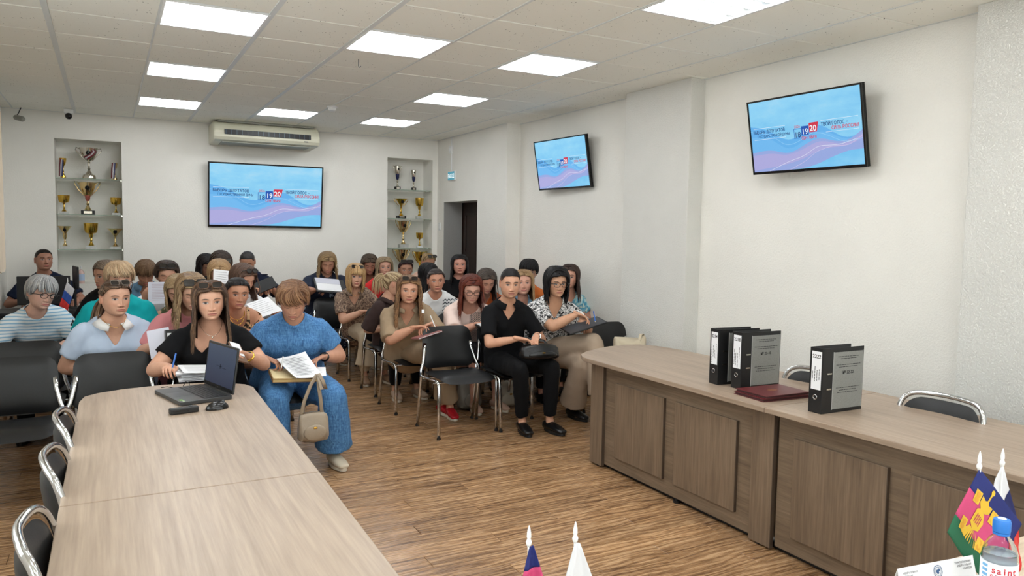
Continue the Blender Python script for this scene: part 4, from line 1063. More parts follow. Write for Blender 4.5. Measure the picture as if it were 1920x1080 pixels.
obj('plinth', MB().box((bx0+.03-3.3, .5-2.8, 0), (bx0+.05-3.3, 4.26-2.8, .03)), M_plast, d)
for a, b in ((4.14, 4.27), (2.655, 2.80), (.6, .72)):
    obj('post_panel', MB().box((bx0-.022-3.3, a-2.8, .012), (bx0-3.3, b-2.8, .723)), M_base, d, bevel=.002)
    obj('edge_strip', MB().box((bx0-.0225-3.3, a-.004-2.8, .012), (bx0-3.3, a-2.8, .723)), M_basedk, d)
for a, b in ((3.515, 4.01), (2.915, 3.415), (2.03, 2.535), (1.42, 1.925), (.8, 1.32)):
    obj('raised_panel', MB().box((bx0-.017-3.3, a-2.8, .112), (bx0-3.3, b-2.8, .612)), M_base, d, bevel=.003)
    obj('edge_strip', MB().box((bx0-.0172-3.3, a-.0035-2.8, .113), (bx0-3.3, a-2.8, .611)), M_basedk, d)
for y in (4.2, 3.4, 2.75): obj('foot', MB().lathe([(.022, 0), (.022, .012), (.012, .013), (.012, .03)], 12, (bx0+.01-3.3, y-2.8, 0)), M_plast, d)
for y in (4.15, 2.72, 1.3): obj('side_panel', MB().box((bx0+.02-3.3, y-2.8, .028), (bx1-3.3, y+.018-2.8, .723)), M_base, d)
# ================================================================ presenter's table, mostly below the frame
pt = empty('presidium_table', 'pale oak table in the bottom foreground under the flags and the bottle', 'table', (1.5, .8, 0))
obj('tabletop', MB().box((-1.0, -.35, .742), (1.25, .33, .77)), M_topx, pt, bevel=.003)
obj('front_board', MB().box((-.95, .29, .03), (1.2, .31, .742)), M_baseh, pt)
for x in (-.95, 0, 1.18): obj('leg_panel', MB().box((x, -.3, 0), (x+.02, .29, .742)), M_base, pt)
# ================================================================ screens
def screen_layers(parent, w_, h_, y):
    """what the display shows: flat printed layers; local x right, z up, face towards -y"""
    def q(name, pts, m, k): 
        o = obj(name, MB().add([((x-.5)*w_, y-.00015*k, (.5-z)*h_) for x, z in pts], [tuple(range(len(pts)))]), m, parent); return o
    def cv(P, n=40):
        xs = np.array([p[0] for p in P]); zs = np.array([p[1] for p in P]); t = np.linspace(xs[0], xs[-1], n)
        # smooth interpolation
        z = np.interp(t, xs, zs); 
        for _ in range(6): z[1:-1] = (z[:-2]+2*z[1:-1]+z[2:])/4
        return list(zip(t, z))
    t = MATS.get('screen_sky')
    if t is None:
        n = NT('screen_sky'); n.base((0, 0, 0, 1)); n.b.inputs['Roughness'].default_value = .3
        f = n.noise(n.mp((1, 1, 2.4)), 3.5, 5, .6); x = n.xyz(); g = n.math('ADD', n.math('MULTIPLY', f, .6), n.math('MULTIPLY', x[2], .25))
        c = n.ramp(g, [(.2, (118, 194, 238)), (.36, (140, 208, 242)), (.5, (166, 216, 242))]); n.l(c, n.b.inputs['Emission Color']); n.b.inputs['Emission Strength'].default_value = 1.0
        t = MATS['screen_sky'] = n.m
    q('picture', [(0, 0), (1, 0), (1, 1), (0, 1)][::-1], t, 0)
    def band(nm, top, bot, col, k, s=1.0):
        a, b = cv(top), cv(bot); n = len(a)
        mb = MB().add([((x-.5)*w_, y-.00015*k, (.5-z)*h_) for x, z in a+b], [(i, n+i, n+i+1, i+1) for i in range(n-1)]); obj(nm, mb, emis(nm+str(k), col, s), parent)
    band('blue_wave', [(0, .34), (.1, .365), (.2, .44), (.3, .56), (.38, .60), (.46, .55), (.55, .44), (.62, .41), (.7, .46), (.8, .60), (.88, .66), (1, .58)], [(0, 1), (.4, .95), (.7, .85), (1, .70)], (100, 176, 234), 1)
    band('blue_wave', [(0, .50), (.12, .50), (.22, .56), (.33, .72), (.42, .70), (.5, .62), (.6, .52), (.7, .52), (.8, .62), (.9, .68), (1, .62)], [(0, 1), (.4, .97), (.7, .88), (1, .72)], (112, 184, 238), 2)
    band('lilac_wave', [(0, .72), (.1, .70), (.2, .70), (.33, .77), (.4, .76), (.5, .68), (.6, .60), (.68, .61), (.76, .67), (.85, .69), (.93, .64), (1, .55)], [(0, 1), (.45, 1), (.6, .96), (.72, .88), (.88, .80), (1, .80)], (150, 168, 222), 3)
    band('pink_wave', [(0, .76), (.2, .745), (.34, .80), (.5, .73), (.62, .64), (.7, .65), (.8, .72), (.9, .70), (1, .60)], [(0, .98), (.3, .93), (.5, .86), (.65, .74), (.8, .75), (.9, .73), (1, .66)], (172, 170, 220), 4)
    for k, (P, c) in enumerate((([(.0, .41), (.2, .47), (.33, .67), (.45, .63), (.58, .50), (.7, .56), (.85, .70), (1, .66)], (150, 208, 246)), ([(.15, 1.0), (.35, .88), (.5, .82), (.62, .70), (.8, .72), (.95, .66)], (222, 226, 244)), ([(.35, 1.0), (.5, .9), (.6, .78), (.75, .72), (.88, .74), (1, .62)], (206, 196, 230)))):
        band('highlight_line', P, [(x, z+.006) for x, z in P], c, 5+k)
    navy, red, wht, blu = emis('screen_navy', (30, 62, 120)), emis('screen_red', (206, 52, 74)), emis('screen_white', (240, 246, 252)), emis('screen_blue', (28, 84, 176))
    def rc(nm, x0, x1, z0, z1, m, k): return q(nm, [(x0, z0), (x0, z1), (x1, z1), (x1, z0)], m, k)
    rc('calendar_square', .486, .552, .42, .545, blu, 9); q('calendar_square', [(.556, .40), (.556, .515), (.624, .515), (.640, .385), (.560, .388)], red, 9)
    for (x0, x1, z0, z1) in ((.418, .422, .45, .57), (.418, .484, .445, .452), (.415, .47, .572, .578)): rc('calendar_outline', x0, x1, z0, z1, blu, 9)
    for (x0, x1, z0, z1) in ((.03, .34, .375, .379), (.03, .34, .535, .539), (.66, .97, .375, .379), (.70, .97, .535, .539)): rc('rule_line', x0, x1, z0, z1, wht, 9)
    def tx(s, x, z, size, m, k=10, al='CENTER', bold=0): text('lettering', s, size*h_, m, parent, ((x-.5)*w_, y-.00015*k-.0016, (.5-z)*h_), align=al, ext=0, bold=bold*h_)
    tx('18', .452, .565, .105, navy, bold=.002); tx('19', .519, .53, .105, wht, bold=.003); tx('20', .592, .50, .11, wht, bold=.003)
    tx('2026', .452, .435, .05, red); tx('СЕНТЯБРЯ', .552, .60, .052, red)
    tx('ВЫБОРЫ ДЕПУТАТОВ', .03, .45, .058, navy, al='LEFT', bold=.001); tx('ГОСУДАРСТВЕННОЙ ДУМЫ', .375, .51, .046, navy, al='RIGHT', bold=.001)
    tx('ТВОЙ ГОЛОС –', .665, .45, .060, navy, al='LEFT', bold=.001); tx('СИЛА РОССИИ!', .97, .51, .060, red, al='RIGHT', bold=.001)
def tv(label, c, yaw, pit, w_, wall):
    n = Vector((-math.sin(yaw)*math.cos(pit), -math.cos(yaw)*math.cos(pit), math.sin(pit))); rt = Vector((math.cos(yaw), -math.sin(yaw), 0)); up = (-n).cross(rt)*-1
    up = rt.cross(-n); up = up if up.z > 0 else -up
    h_ = w_*.572; e = empty('wall_screen', label, 'screen', c); Mx = Matrix(((rt.x, -n.x, up.x), (rt.y, -n.y, up.y), (rt.z, -n.z, up.z))); e.rotation_euler = Mx.to_euler()
    b = .011*w_/1.2+.004; f = MB(); f.box((-w_/2, -.0, -h_/2), (w_/2, .03, -h_/2+b*1.5)); f.box((-w_/2, 0, h_/2-b), (w_/2, .03, h_/2)); f.box((-w_/2, 0, -h_/2+b*1.5), (-w_/2+b, .03, h_/2-b)); f.box((w_/2-b, 0, -h_/2+b*1.5), (w_/2, .03, h_/2-b))
    obj('bezel', f, M_blackgloss, e)
    obj('housing', MB().box((-w_/2, .008, -h_/2), (w_/2, .035, h_/2)).box((-w_*.36, .035, -h_*.4), (w_*.36, .058, h_*.15)), M_plast, e)
    ih = h_-b*2.5; hold = obj('display', MB().box((-w_/2+b, .0055, -h_/2+b*1.5), (w_/2-b, .008, h_/2-b)), M_blackgloss, e)
    piv = hold; sub = (h_/2-b+(-h_/2+b*1.5))/2
    screen_layers_at(e, w_-2*b, ih, .005, sub)
    obj('logo', MB().box((-.012, -.0005, -h_/2+.004), (.012, 0, -h_/2+.008)), M_darkgrey, e)
    # wall bracket
    p = e.matrix_basis if False else None
    inv = Mx.transposed(); wp = Vector(wall)-Vector(c); lp = inv @ wp
    obj('bracket', MB().tube([(0, .05, 0), tuple(lp)], .018, n=10).box((-.12, .055, -.1), (.12, .066, .1)), M_darkgrey, e)
    return e
def screen_layers_at(e, w_, h_, y, dz):
    n0 = set(bpy.data.objects); screen_layers(e, w_, h_, y)
    for o in set(bpy.data.objects)-n0: o.location.z += dz
tv('wide wall screen on the back wall below the air conditioner', (1.794, 9.905, 1.998), R(.9), R(-8.5), 1.394, (1.79, 10.0, 2.02))
tv('smaller wall screen in the recess of the right wall near the doorway', (4.20, 6.773, 2.319), R(86.2), R(-9.7), .923, (4.33, 6.77, 2.33))
tv('large wall screen on the right wall above the binders', (4.15, 3.612, 2.30), R(87.7), R(-11.2), .913, (4.33, 3.61, 2.31))
# ================================================================ air conditioner under the ceiling
ac = empty('air_conditioner', 'cream ceiling air conditioner above the back wall screen', 'air conditioner', (1.735, 9.72, 2.70))
M_ac = mat('ac_cream_plastic', (206, 203, 182), .4); M_acg = mat('ac_grey', (150, 150, 140), .5)
Wd, prof_ = 1.235, [(-.24, .055), (-.262, .03), (-.268, 0), (-.262, -.04), (-.235, -.072), (-.18, -.088), (.26, -.10), (.26, .14), (-.16, .14), (-.20, .10)]
a = MB(); n = len(prof_); a.add([(s*Wd/2*(1 if 1 <= k <= 3 else 1), y, z) for s in (-1, 1) for k, (y, z) in enumerate(prof_)], [tuple(range(n)), tuple(range(n, 2*n))[::-1]]+[(i, n+i, n+(i+1) % n, (i+1) % n) for i in range(n)])
obj('housing', a, M_ac, ac, bevel=.02, seg=3)
obj('mounting_plate', MB().box((-.56, -.18, .14), (.56, .26, .163)), M_acg, ac)
obj('air_slot', MB().box((-.50, -.279, -.012), (.50, -.262, .045)), M_plast, ac)
for k in range(17): 
    x = -.485+.97*k/16; obj('louvre', MB().box((x-.0015, -.285, -.012), (x+.0015, -.272, .045)), mat('louvre_blue_grey', (92, 116, 132), .4), ac)
obj('lower_flap', MB().box((-.52, -.20, -.098), (.52, .2, -.088)), M_acg, ac, bevel=.003)
obj('badge', MB().box((.42, -.266, -.045), (.47, -.262, -.034)), M_darkgrey, ac)
# ================================================================ small fittings
e = empty('exit_sign', 'small lit exit sign on the wall above the doorway', 'sign', (XB, 9.47, 2.345))
obj('box', MB().box((-.022, -.115, -.062), (-.001, .115, .062)), M_white, e, bevel=.003)
obj('face', MB().box((-.0235, -.108, -.055), (-.0222, .108, .055)), emis('exit_face', (74, 150, 170), .9), e)
text('lettering', 'ВЫХОД', .066, emis('exit_letters', (240, 250, 252), 1.1), e, (-.0238, 0, -.025), rot=(PI/2, 0, -PI/2), bold=.002, ext=0)
e = empty('junction_box', 'small white detector box with its conduit above the exit sign', 'junction box', (XB, 9.50, 2.70))
obj('box', MB().box((-.03, -.04, -.05), (-.001, .04, .05)), M_white, e, bevel=.005); obj('sensor_cap', MB().lathe([(.022, 0), (.022, .012), (.012, .018)], 12, (0, 0, 0)), M_white, e).matrix_basis = Matrix.Translation((-.03, 0, 0)) @ Matrix.Rotation(-PI/2, 4, 'Y')
obj('conduit', MB().box((-.010, -.008, -.29), (-.001, .008, -.05)), M_white, e); obj('conduit', MB().box((-.010, -.008, .05), (-.001, .008, .165)), M_white, e)
e = empty('light_switch', 'white light switch on the wall left of the doorway', 'light switch', (XB, 9.9, 1.66)); obj('plate', MB().box((-.010, -.04, -.055), (-.001, .04, .055)), M_white, e, bevel=.004); obj('rocker', MB().box((-.014, -.02, -.03), (-.010, .02, .03)), M_white, e, bevel=.002)
e = empty('dome_camera', 'white security camera with black eye on the ceiling by the back wall', 'security camera', (-.344, 9.72, H)); obj('mount', MB().box((-.045, -.045, -.05), (.045, .045, -.001)), M_white, e, bevel=.008); obj('lens_ball', MB().ell((0, -.03, -.078), (.036, .036, .036)), M_blackgloss, e, smooth=True)
e = empty('bullet_sensor', 'small grey motion sensor on a thin bracket in the back left corner', 'sensor', (-.84, 9.9, 2.78)); obj('body', MB().tube([(0, -.06, -.03), (.06, -.13, -.05)], .03, n=12), M_acg, e, smooth=True); obj('bracket', MB().tube([(0, -.05, -.02), (.02, .02, .04), (.04, .0, .085)], .006, n=8), M_darkgrey, e, smooth=True)
e = empty('smoke_detector', 'round white smoke detector on the ceiling', 'smoke detector', (2.079, 7.85, H-.002)); obj('base', MB().lathe([(.055, 0), (.055, -.014), (.045, -.016)], 20), M_white, e, smooth='auto'); obj('sensor_cap', MB().lathe([(.040, -.016), (.036, -.042), (.022, -.05)], 18), M_white, e, smooth='auto')
e = empty('sprinkler', 'tiny white ceiling hook between the lamps', 'ceiling hook', (1.68, 5.6, H)); obj('stem', MB().tube([(0, 0, 0), (0, 0, -.05), (.01, 0, -.06), (.018, 0, -.05)], .003, n=6), M_darkgrey, e)
# ================================================================ glass shelves and trophies
YF = YB+.02
shelf_l = [2.135, 1.722, 1.318]; shelf_r = [2.165, 1.765, 1.352]
nm_ = ['top', 'middle', 'lowest']
for k, z in enumerate(shelf_l):
    e = empty('glass_shelf', '%s glass shelf of the left trophy niche' % nm_[k], 'shelf', (-.17, YB+.17, z-.006), group='glass shelves in the left niche')
    obj('pane', MB().box((-.333, -.15, -.004), (.335, .15, .004)), M_glass, e)
    for sx in (-1, 1): obj('clip', MB().box((sx*.336-.012, -.13, -.016), (sx*.336+.0, -.10, .006)).box((sx*.336-.012, .10, -.016), (sx*.336+.0, .13, .006)), M_silver, e)
for k, z in enumerate(shelf_r):
    e = empty('glass_shelf', '%s glass shelf of the right trophy niche' % nm_[k], 'shelf', (3.742, YB+.17, z-.006), group='glass shelves in the right niche')
    obj('pane', MB().box((-.331, -.15, -.004), (.332, .15, .004)), M_glass, e)
    for sx in (-1, 1): obj('clip', MB().box((sx*.332-.012, -.13, -.016), (sx*.332+.0, -.10, .006)).box((sx*.332-.012, .10, -.016), (sx*.332+.0, .13, .006)), M_silver, e)
def trophy(x, z, h, w_, kind, m, base, label, handles=0, sleeve=None, ribbon=0, y=YB+.13, plate=False):
    e = empty('trophy', label, 'trophy', (x, y, z), group='trophies in the wall niches')
    bh = h*.13; bw = w_*.30
    if base == 'disc': obj('base', MB().lathe([(bw*.9, 0), (bw*.95, bh*.3), (bw*.8, bh)], 20), m, e, smooth='auto')
    else:
        obj('base', MB().box((-bw, -bw*.8, 0), (bw, bw*.8, bh)), M_plast if base == 'black' else M_marble if base == 'marble' else M_white, e, bevel=.002)
        if plate or base == 'black': obj('plaque', MB().box((-bw*.6, -bw*.8-.0012, bh*.2), (bw*.6, -bw*.8, bh*.8)), M_silver, e)
    s0 = bh; cup0 = h*(.56 if kind != 'fig' else .62); r = .008*h/.25
    st = [(bw*.62, s0), (bw*.55, s0+.01*h), (bw*.3, s0+.10*h), (r*1.0, s0+.16*h), (r*1.6, s0+.20*h), (r, s0+.23*h), (r*.9, cup0-.06*h), (r*1.9, cup0-.035*h), (r, cup0)]
    obj('stem', MB().lathe(st, 18), m, e, smooth='auto')
    if sleeve: obj('sleeve', MB().lathe([(r*1.3, h*.42), (r*2.2, h*.50), (r*2.6, h*.66), (r*2.0, h*.67)], 18), sleeve, e, smooth='auto')
    c = h-cup0
    if kind == 'wide': pf = [(r, 0), (w_*.12, c*.08), (w_*.24, c*.28), (w_*.33, c*.62), (w_*.38, c), (w_*.36, c), (w_*.30, c*.6), (w_*.05, c*.15)]
    elif kind == 'cone': pf = [(r, 0), (w_*.10, c*.25), (w_*.22, c*.55), (w_*.36, c*.85), (w_*.46, c), (w_*.43, c), (w_*.2, c*.6), (w_*.05, c*.3)]
    elif kind == 'fig': pf = [(r*2, 0), (w_*.25, c*.2), (w_*.30, c*.5), (w_*.34, c*.95), (w_*.30, c), (w_*.1, c*.9)]
    else: pf = [(r, 0), (w_*.30, c*.15), (w_*.36, c*.4), (w_*.40, c), (w_*.37, c), (w_*.2, c*.4)]
    pf = [(a, cup0+b) for a, b in pf]; bo = obj('bowl', MB().lathe(pf, 24), m, e, smooth='auto')
    obj('emblem', MB().lathe([(w_*.11, 0), (w_*.11, .003), (w_*.09, .004)], 14), M_blackgloss, bo).matrix_basis = Matrix.Translation((0, -w_*.31, cup0+c*.62)) @ Matrix.Rotation(PI/2+.25, 4, 'X')
    for sx in ((-1, 1) if handles else ()):
        if handles == 1: P = [(sx*w_*.36, 0, h*.97), (sx*w_*.50, 0, h*1.0), (sx*w_*.52, 0, h*.93), (sx*w_*.38, 0, h*.80), (sx*w_*.16, 0, cup0+c*.12)]
        else: P = [(sx*w_*.30, 0, h*.88), (sx*w_*.44, 0, h*1.02), (sx*w_*.55, 0, h*1.03), (sx*w_*.54, 0, h*.94), (sx*w_*.40, 0, h*.78), (sx*w_*.14, 0, cup0+c*.05)]
        obj('handle', MB().tube(P, .0035*h/.25, n=8), m, e, smooth=True)
    if ribbon:
        rb = mat('dark_red_ribbon', (104, 24, 34), .5); rb2 = mat('white_ribbon', (190, 186, 190), .5)
        if ribbon == 1:
            for k, (m_, dx) in enumerate(((rb, .012), (rb2, .030), (rb, .045))):
                P = [(dx, -.06-.004*k, h*.99), (dx+.03, -.085, h*.88), (dx+.0, -.08, h*.76), (dx-.06, -.075, h*.68-.01*k)]; obj('ribbon', MB().tube(P, [(.010, .0025)]*4, n=8), m_, e, smooth=True)
        else:
            for k in range(3): obj('ribbon', MB().tube([(-.02+.012*k, -.03, h*.98), (-.03+.014*k, -.05, h*.6), (-.035+.012*k, -.045, h*.08)], [(.007, .002)]*3, n=8), (rb, rb2, mat('blue_ribbon', (52, 60, 110), .5))[k], e, smooth=True)
    return e
zl = [2.142, 1.728, 1.324]; zs_ = .002
trophy(-.17, 2.135, .355, .255, 'wide', M_silver, 'disc', 'large silver cup draped with dark red ribbons, top left niche', 1, ribbon=1)
trophy(-.43, 2.135, .225, .10, 'wide', M_gold, 'disc', 'small gold cup with ribbons at the left of the top left niche shelf', 0, ribbon=2)
trophy(.095, 2.135, .20, .09, 'fig', M_rose, 'disc', 'small narrow trophy wrapped in ribbons at the right of the top left niche shelf', 0, ribbon=2)
trophy(-.19, 1.722, .37, .235, 'wide', M_rose, 'black', 'tall two handled cup on a black base in the middle of the left niche', 2, sleeve=mat('rose_sleeve', (170, 92, 80), .3, .6), plate=True)
trophy(-.43, 1.722, .215, .155, 'bowl', M_gold, 'marble', 'gold bowl cup on the left of the middle left niche shelf')
trophy(.10, 1.722, .205, .155, 'bowl', M_gold, 'marble', 'gold bowl cup on the right of the middle left niche shelf')
trophy(-.43, 1.318, .265, .16, 'cone', M_rose, 'marble', 'pale gold figure cup on the left of the lowest left niche shelf', 0, sleeve=M_rose)
trophy(-.165, 1.318, .305, .19, 'bowl', M_gold, 'marble', 'gold tower cup in the middle of the lowest left niche shelf', 0, sleeve=M_gold)
trophy(.085, 1.318, .245, .20, 'cone', M_rose, 'marble', 'pale gold wide bowl cup on the right of the lowest left niche shelf', 0)
navyS = mat('navy_sleeve', (26, 32, 74), .3, .3)
trophy(3.60, 2.165, .33, .125, 'fig', M_silver, 'black', 'taller silver trophy with navy sleeve on the top right niche shelf', 1, sleeve=navyS)
trophy(3.84, 2.165, .285, .105, 'fig', M_silver, 'black', 'shorter silver trophy with navy sleeve on the top right niche shelf', 0, sleeve=navyS)
trophy(3.655, 1.765, .275, .20, 'cone', M_gold, 'black', 'gold cup with angled handles on the middle right niche shelf', 1)
trophy(3.93, 1.765, .295, .155, 'bowl', M_gold, 'marble', 'gold tower cup on the right of the middle right niche shelf', 0, sleeve=M_gold)
trophy(3.69, 1.352, .375, .21, 'wide', M_rose, 'marble', 'tall pale gold two handled cup on the lowest right niche shelf', 2)
trophy(3.935, 1.352, .215, .13, 'bowl', M_gold, 'white', 'small gold cup on a white base on the lowest right niche shelf', 0)
trophy(3.665, .922, .40, .23, 'wide', M_rose, 'marble', 'pale gold two handled cup behind heads on the right niche sill', 2)
trophy(3.94, .922, .37, .20, 'wide', M_gold, 'marble', 'orange gold two handled cup behind heads on the right niche sill', 2)
# hand sanitiser on the left niche sill
e = empty('pump_bottle', 'clear pump bottle of pink hand sanitiser on the left niche sill', 'bottle', (-.275, YB+.05, .921))
obj('bottle_body', MB().lathe([(.034, 0), (.036, .02), (.036, .12), (.026, .145), (.013, .155), (.013, .165)], 18), mat('pinkish_gel', (214, 184, 176), .2), e, smooth='auto')
obj('label', MB().lathe([(.0365, .035), (.0365, .11)], 18), mat('sanitiser_label', (176, 196, 222), .5), e, smooth='auto')
obj('pump', MB().tube([(0, 0, .165), (0, 0, .20), (0, -.035, .20)], .006, n=8), M_white, e, smooth=True)
# ================================================================ chairs of the audience
gl, gr = 'black stacking chairs of the left block', 'black stacking chairs of the right block'
for x, y, l in [(-.50, 5.02, 'empty black chair with its seat showing, nearest of the left column'), (.02, 5.00, 'empty black chair standing right behind the rounded end of the wood table'),
    (-.50, 5.72, 'empty black chair second from the front in the left column'), (-.48, 6.36, 'empty black chair with a small brass clip, third in the left column'),
    (.585, 5.08, 'black chair under the woman in the black top'), (1.13, 5.36, 'black chair under the woman in the blue outfit'),
    (.02, 5.72, 'black chair under the woman with the white collar'), (.545, 5.74, 'black chair under the woman in the pink T-shirt'), (1.06, 6.06, 'black chair under the woman in the leopard print top'),
    (-.45, 7.02, 'black chair under the woman in the striped T-shirt'), (.05, 6.52, 'black chair under the woman in the turquoise top'), (.56, 6.50, 'black chair under the woman in the olive top'), (1.06, 6.76, 'black chair under the woman in the white blouse'),
    (-.42, 7.74, 'empty black chair behind the woman in the striped T-shirt'), (.02, 7.42, 'black chair under the person with grey brown hair'), (.52, 7.50, 'black chair under the woman reading behind a raised sheet'), (1.02, 7.52, 'black chair under the blond woman with a paper at her face'),
    (.36, 8.50, 'black chair under the woman in the denim shirt'), (1.02, 8.40, 'black chair under the woman with curly dark hair'), (.93, 9.12, 'black chair under the woman with long black hair by the back wall'), (1.47, 9.14, 'black chair under the man in dark uniform')]:
    chair(x, y, l, gl)
for x, y, l in [(2.475, 5.47, 'empty black chair at the aisle in the front row of the right block'), (2.995, 5.52, 'black chair under the man in the black polo'), (3.45, 5.74, 'black chair under the woman in the black and white blouse'), (3.905, 5.22, 'black chair holding the cream bag beside the pillar'),
    (2.44, 6.34, 'black chair at the aisle under the woman in beige'), (2.97, 6.36, 'black chair under the red haired woman'), (3.50, 6.42, 'black chair under the woman in light blue'), (4.03, 6.62, 'black chair under the woman in the floral top'),
    (2.50, 7.09, 'black chair at the aisle under the woman in brown with a ponytail'), (3.03, 7.10, 'black chair under the woman in the zigzag T-shirt'), (3.56, 7.12, 'black chair under the woman in rust orange looking down'), (4.05, 7.34, 'black chair under the woman in orange with glasses'),
    (2.48, 7.92, 'black chair at the aisle under the woman in the snake print dress'), (3.10, 7.92, 'black chair under the woman with straight black hair'), (2.27, 8.32, 'empty black chair in the aisle before the woman in the navy blouse'),
    (2.30, 9.14, 'black chair under the woman in the navy blouse'), (2.84, 8.74, 'black chair under the woman in red'), (3.37, 8.72, 'black chair under the woman with black sunglasses at the right niche'), (3.83, 8.06, 'black chair under the woman in black by the doorway'),
    (2.90, 9.46, 'black chair under the curly haired woman in white'), (3.60, 9.34, 'black chair under the blond woman before the right niche')]:
    chair(x, y, l, gr)
# ================================================================ the audience
SK1, SK2, SK3, SKd = (206, 160, 134), (198, 150, 124), (188, 138, 110), (172, 126, 102)
c_ = cloth; SG = dict(up=True, frame=M_frameb, lens=M_sunlens, size=1.08)
blk = c_('black_cloth', (15, 15, 17)); blk2 = c_('black_knit', (18, 18, 20))
P = {}
P['black'] = person('woman in a black top with sunglasses in long brown hair, behind the laptop', (.585, 5.06), (.54, 4.85, 1.155), dy=6, pitch=4, roll=-3, g=1.14, wide=1.03, sk=SK1, seed=1,
    hair=dict(st='long', c=(66, 46, 36), c2=(132, 102, 76), L=.20, part=.004), top=blk, neck='square', sl=.62, bot=blk, lh=(.30, 4.66, .80), rh=(.72, 4.66, .84), pose=('grip', 'grip'), pl=((-.15, -.7, .1), (.2, -.2, -1)), pr=((-.7, -.4, .2), (.3, -.5, -.7)), glasses=dict(up=True, frame=M_amber, lens=M_sunlens, size=1.15), brow=(76, 56, 44), lip=(170, 96, 90))
P['blue'] = person('woman in a crinkled blue outfit with short chestnut hair, reading papers on her lap', (1.13, 5.36), (1.08, 5.08, 1.115), dy=-4, pitch=27, g=1.34, wide=1.07, sk=SK2, seed=2, sw=1.03,
    hair=dict(st='short', c=(112, 74, 52), c2=(176, 134, 98), t=.026, tt=.026, bangs=1, bz=.056, ft=.9, sweep=1.6, part=.035, root=(96, 66, 48)), eyes='down', top=pat('blue_crinkle', f_blue), neck='crew', sl=.66, bot=pat('blue_crinkle', f_blue), lh=(.915, 5.04, .745), rh=(1.27, 5.05, .735), pose=('grip', 'rest'), pl=((.55, -.5, -.25), (.1, -.2, -1)), pr=((-.75, -.45, -.15), (0, -.3, -1)),
    legs=[((-.20, -.46, .50), (-.20, -.36, .10)), ((.17, -.48, .50), (.20, -.38, .10))], flare=.075, legw=1.08, shoes=mat('cream_perforated_shoe', (206, 194, 172), .6), brow=(110, 80, 60))
P['collar'] = person('woman in a light blue shirt with a white collar and brown hair tied back', (.03, 5.70), (.04, 5.45, 1.135), dy=22, pitch=2, g=1.34, wide=1.06, sk=SK1, seed=3,
    hair=dict(st='back', c=(92, 68, 52), c2=(142, 112, 88), tail=.16, tx=-.05, kz=-.03), top=c_('light_blue_shirt', (186, 200, 220)), neck='V', collar=c_('white_collar', (232, 230, 228)), sl=.68, bot=blk, glasses=dict(up=True, frame=M_metalf, lens=M_sunlens, size=1.0), brow=(70, 48, 38), lip=(176, 98, 92))
P['gray'] = person('older woman with short grey hair and round glasses in a blue and white striped T-shirt', (-.45, 6.90), (-.43, 6.45, 1.10), dy=26, pitch=10, roll=8, g=1.2, wide=1.04, sk=(206, 168, 150), seed=4,
    hair=dict(st='short', c=(150, 152, 154), c2=(206, 206, 204), bangs=1, bz=.046, sweep=.8, root=(150, 152, 154), t=.018, tt=.02), top=pat('blue_white_stripes', f_stripe), neck='crew', sl=.75, bot=blk, lh=(-.62, 6.35, .72), rh=(-.30, 6.30, .74), glasses=dict(up=False, frame=M_frameb, lens=M_clear, rnd=.48), brow=(150, 140, 134))
P['turq'] = person('woman in a turquoise top with short blond hair, half hidden behind the white collar woman', (.05, 6.52), (.075, 6.3, 1.205), dy=10, pitch=4, g=1.36, wide=1.05, sk=SK1, seed=5,
    hair=dict(st='short', c=(176, 142, 108), c2=(222, 196, 160), bangs=1, bz=.05, sweep=1.4, root=(176, 148, 116), t=.022, tt=.022), top=c_('turquoise_knit', (22, 168, 172)), neck='crew', sl=.75, bot=blk)
P['greybrown'] = person('person with short grey brown hair and a black top, mostly hidden behind the turquoise woman', (.0, 7.42), (-.02, 7.2, 1.18), dy=-55, pitch=8, g=1.2, sk=SKd, seed=6,
    hair=dict(st='short', c=(92, 78, 66), c2=(140, 122, 104), root=(92, 78, 66), t=.014, tt=.016), top=blk2, neck='crew', sl=.8, bot=blk)
P['denim'] = person('woman in a denim blue shirt with a fringe, looking down by the back wall', (.35, 8.50), (.33, 8.3, 1.13), dy=2, pitch=32, g=1.15, sk=SKd, seed=7,
    hair=dict(st='short', c=(104, 78, 56), c2=(138, 108, 80), bangs=1, bz=.045, root=(104, 80, 60)), eyes='down', top=c_('denim_blue', (104, 140, 170)), neck='vdeep', collar=c_('denim_blue', (104, 140, 170)), sl=.9, bot=blk)
P['sheet'] = person('short dark haired woman with sunglasses on her head, holding up a large sheet', (.50, 7.50), (.46, 7.3, 1.165), dy=2, pitch=10, g=1.2, wide=1.03, sk=SK2, seed=8,
    hair=dict(st='short', c=(52, 38, 32), c2=(78, 58, 46), t=.022, tt=.022), eyes='down', top=c_('white_blouse', (226, 226, 228)), neck='crew', sl=.8, bot=blk, lh=(.27, 7.12, .97), rh=(.66, 7.12, .95), pose=('grip', 'grip'), pl=((.3, -.3, .8), (.4, .6, .2)), pr=((-.3, -.3, .8), (-.4, .6, .2)), glasses=SG)
P['olive'] = person('person in an olive green sleeveless top, face hidden behind the pink T-shirt woman', (.55, 6.50), (.48, 6.32, 1.10), dy=-10, pitch=24, g=1.05, sk=SK1, seed=9,
    hair=dict(st='bob', c=(150, 124, 90), c2=(196, 168, 128)), eyes='down', top=c_('olive_cloth', (92, 94, 66)), neck='tank', sl=0, bot=blk)
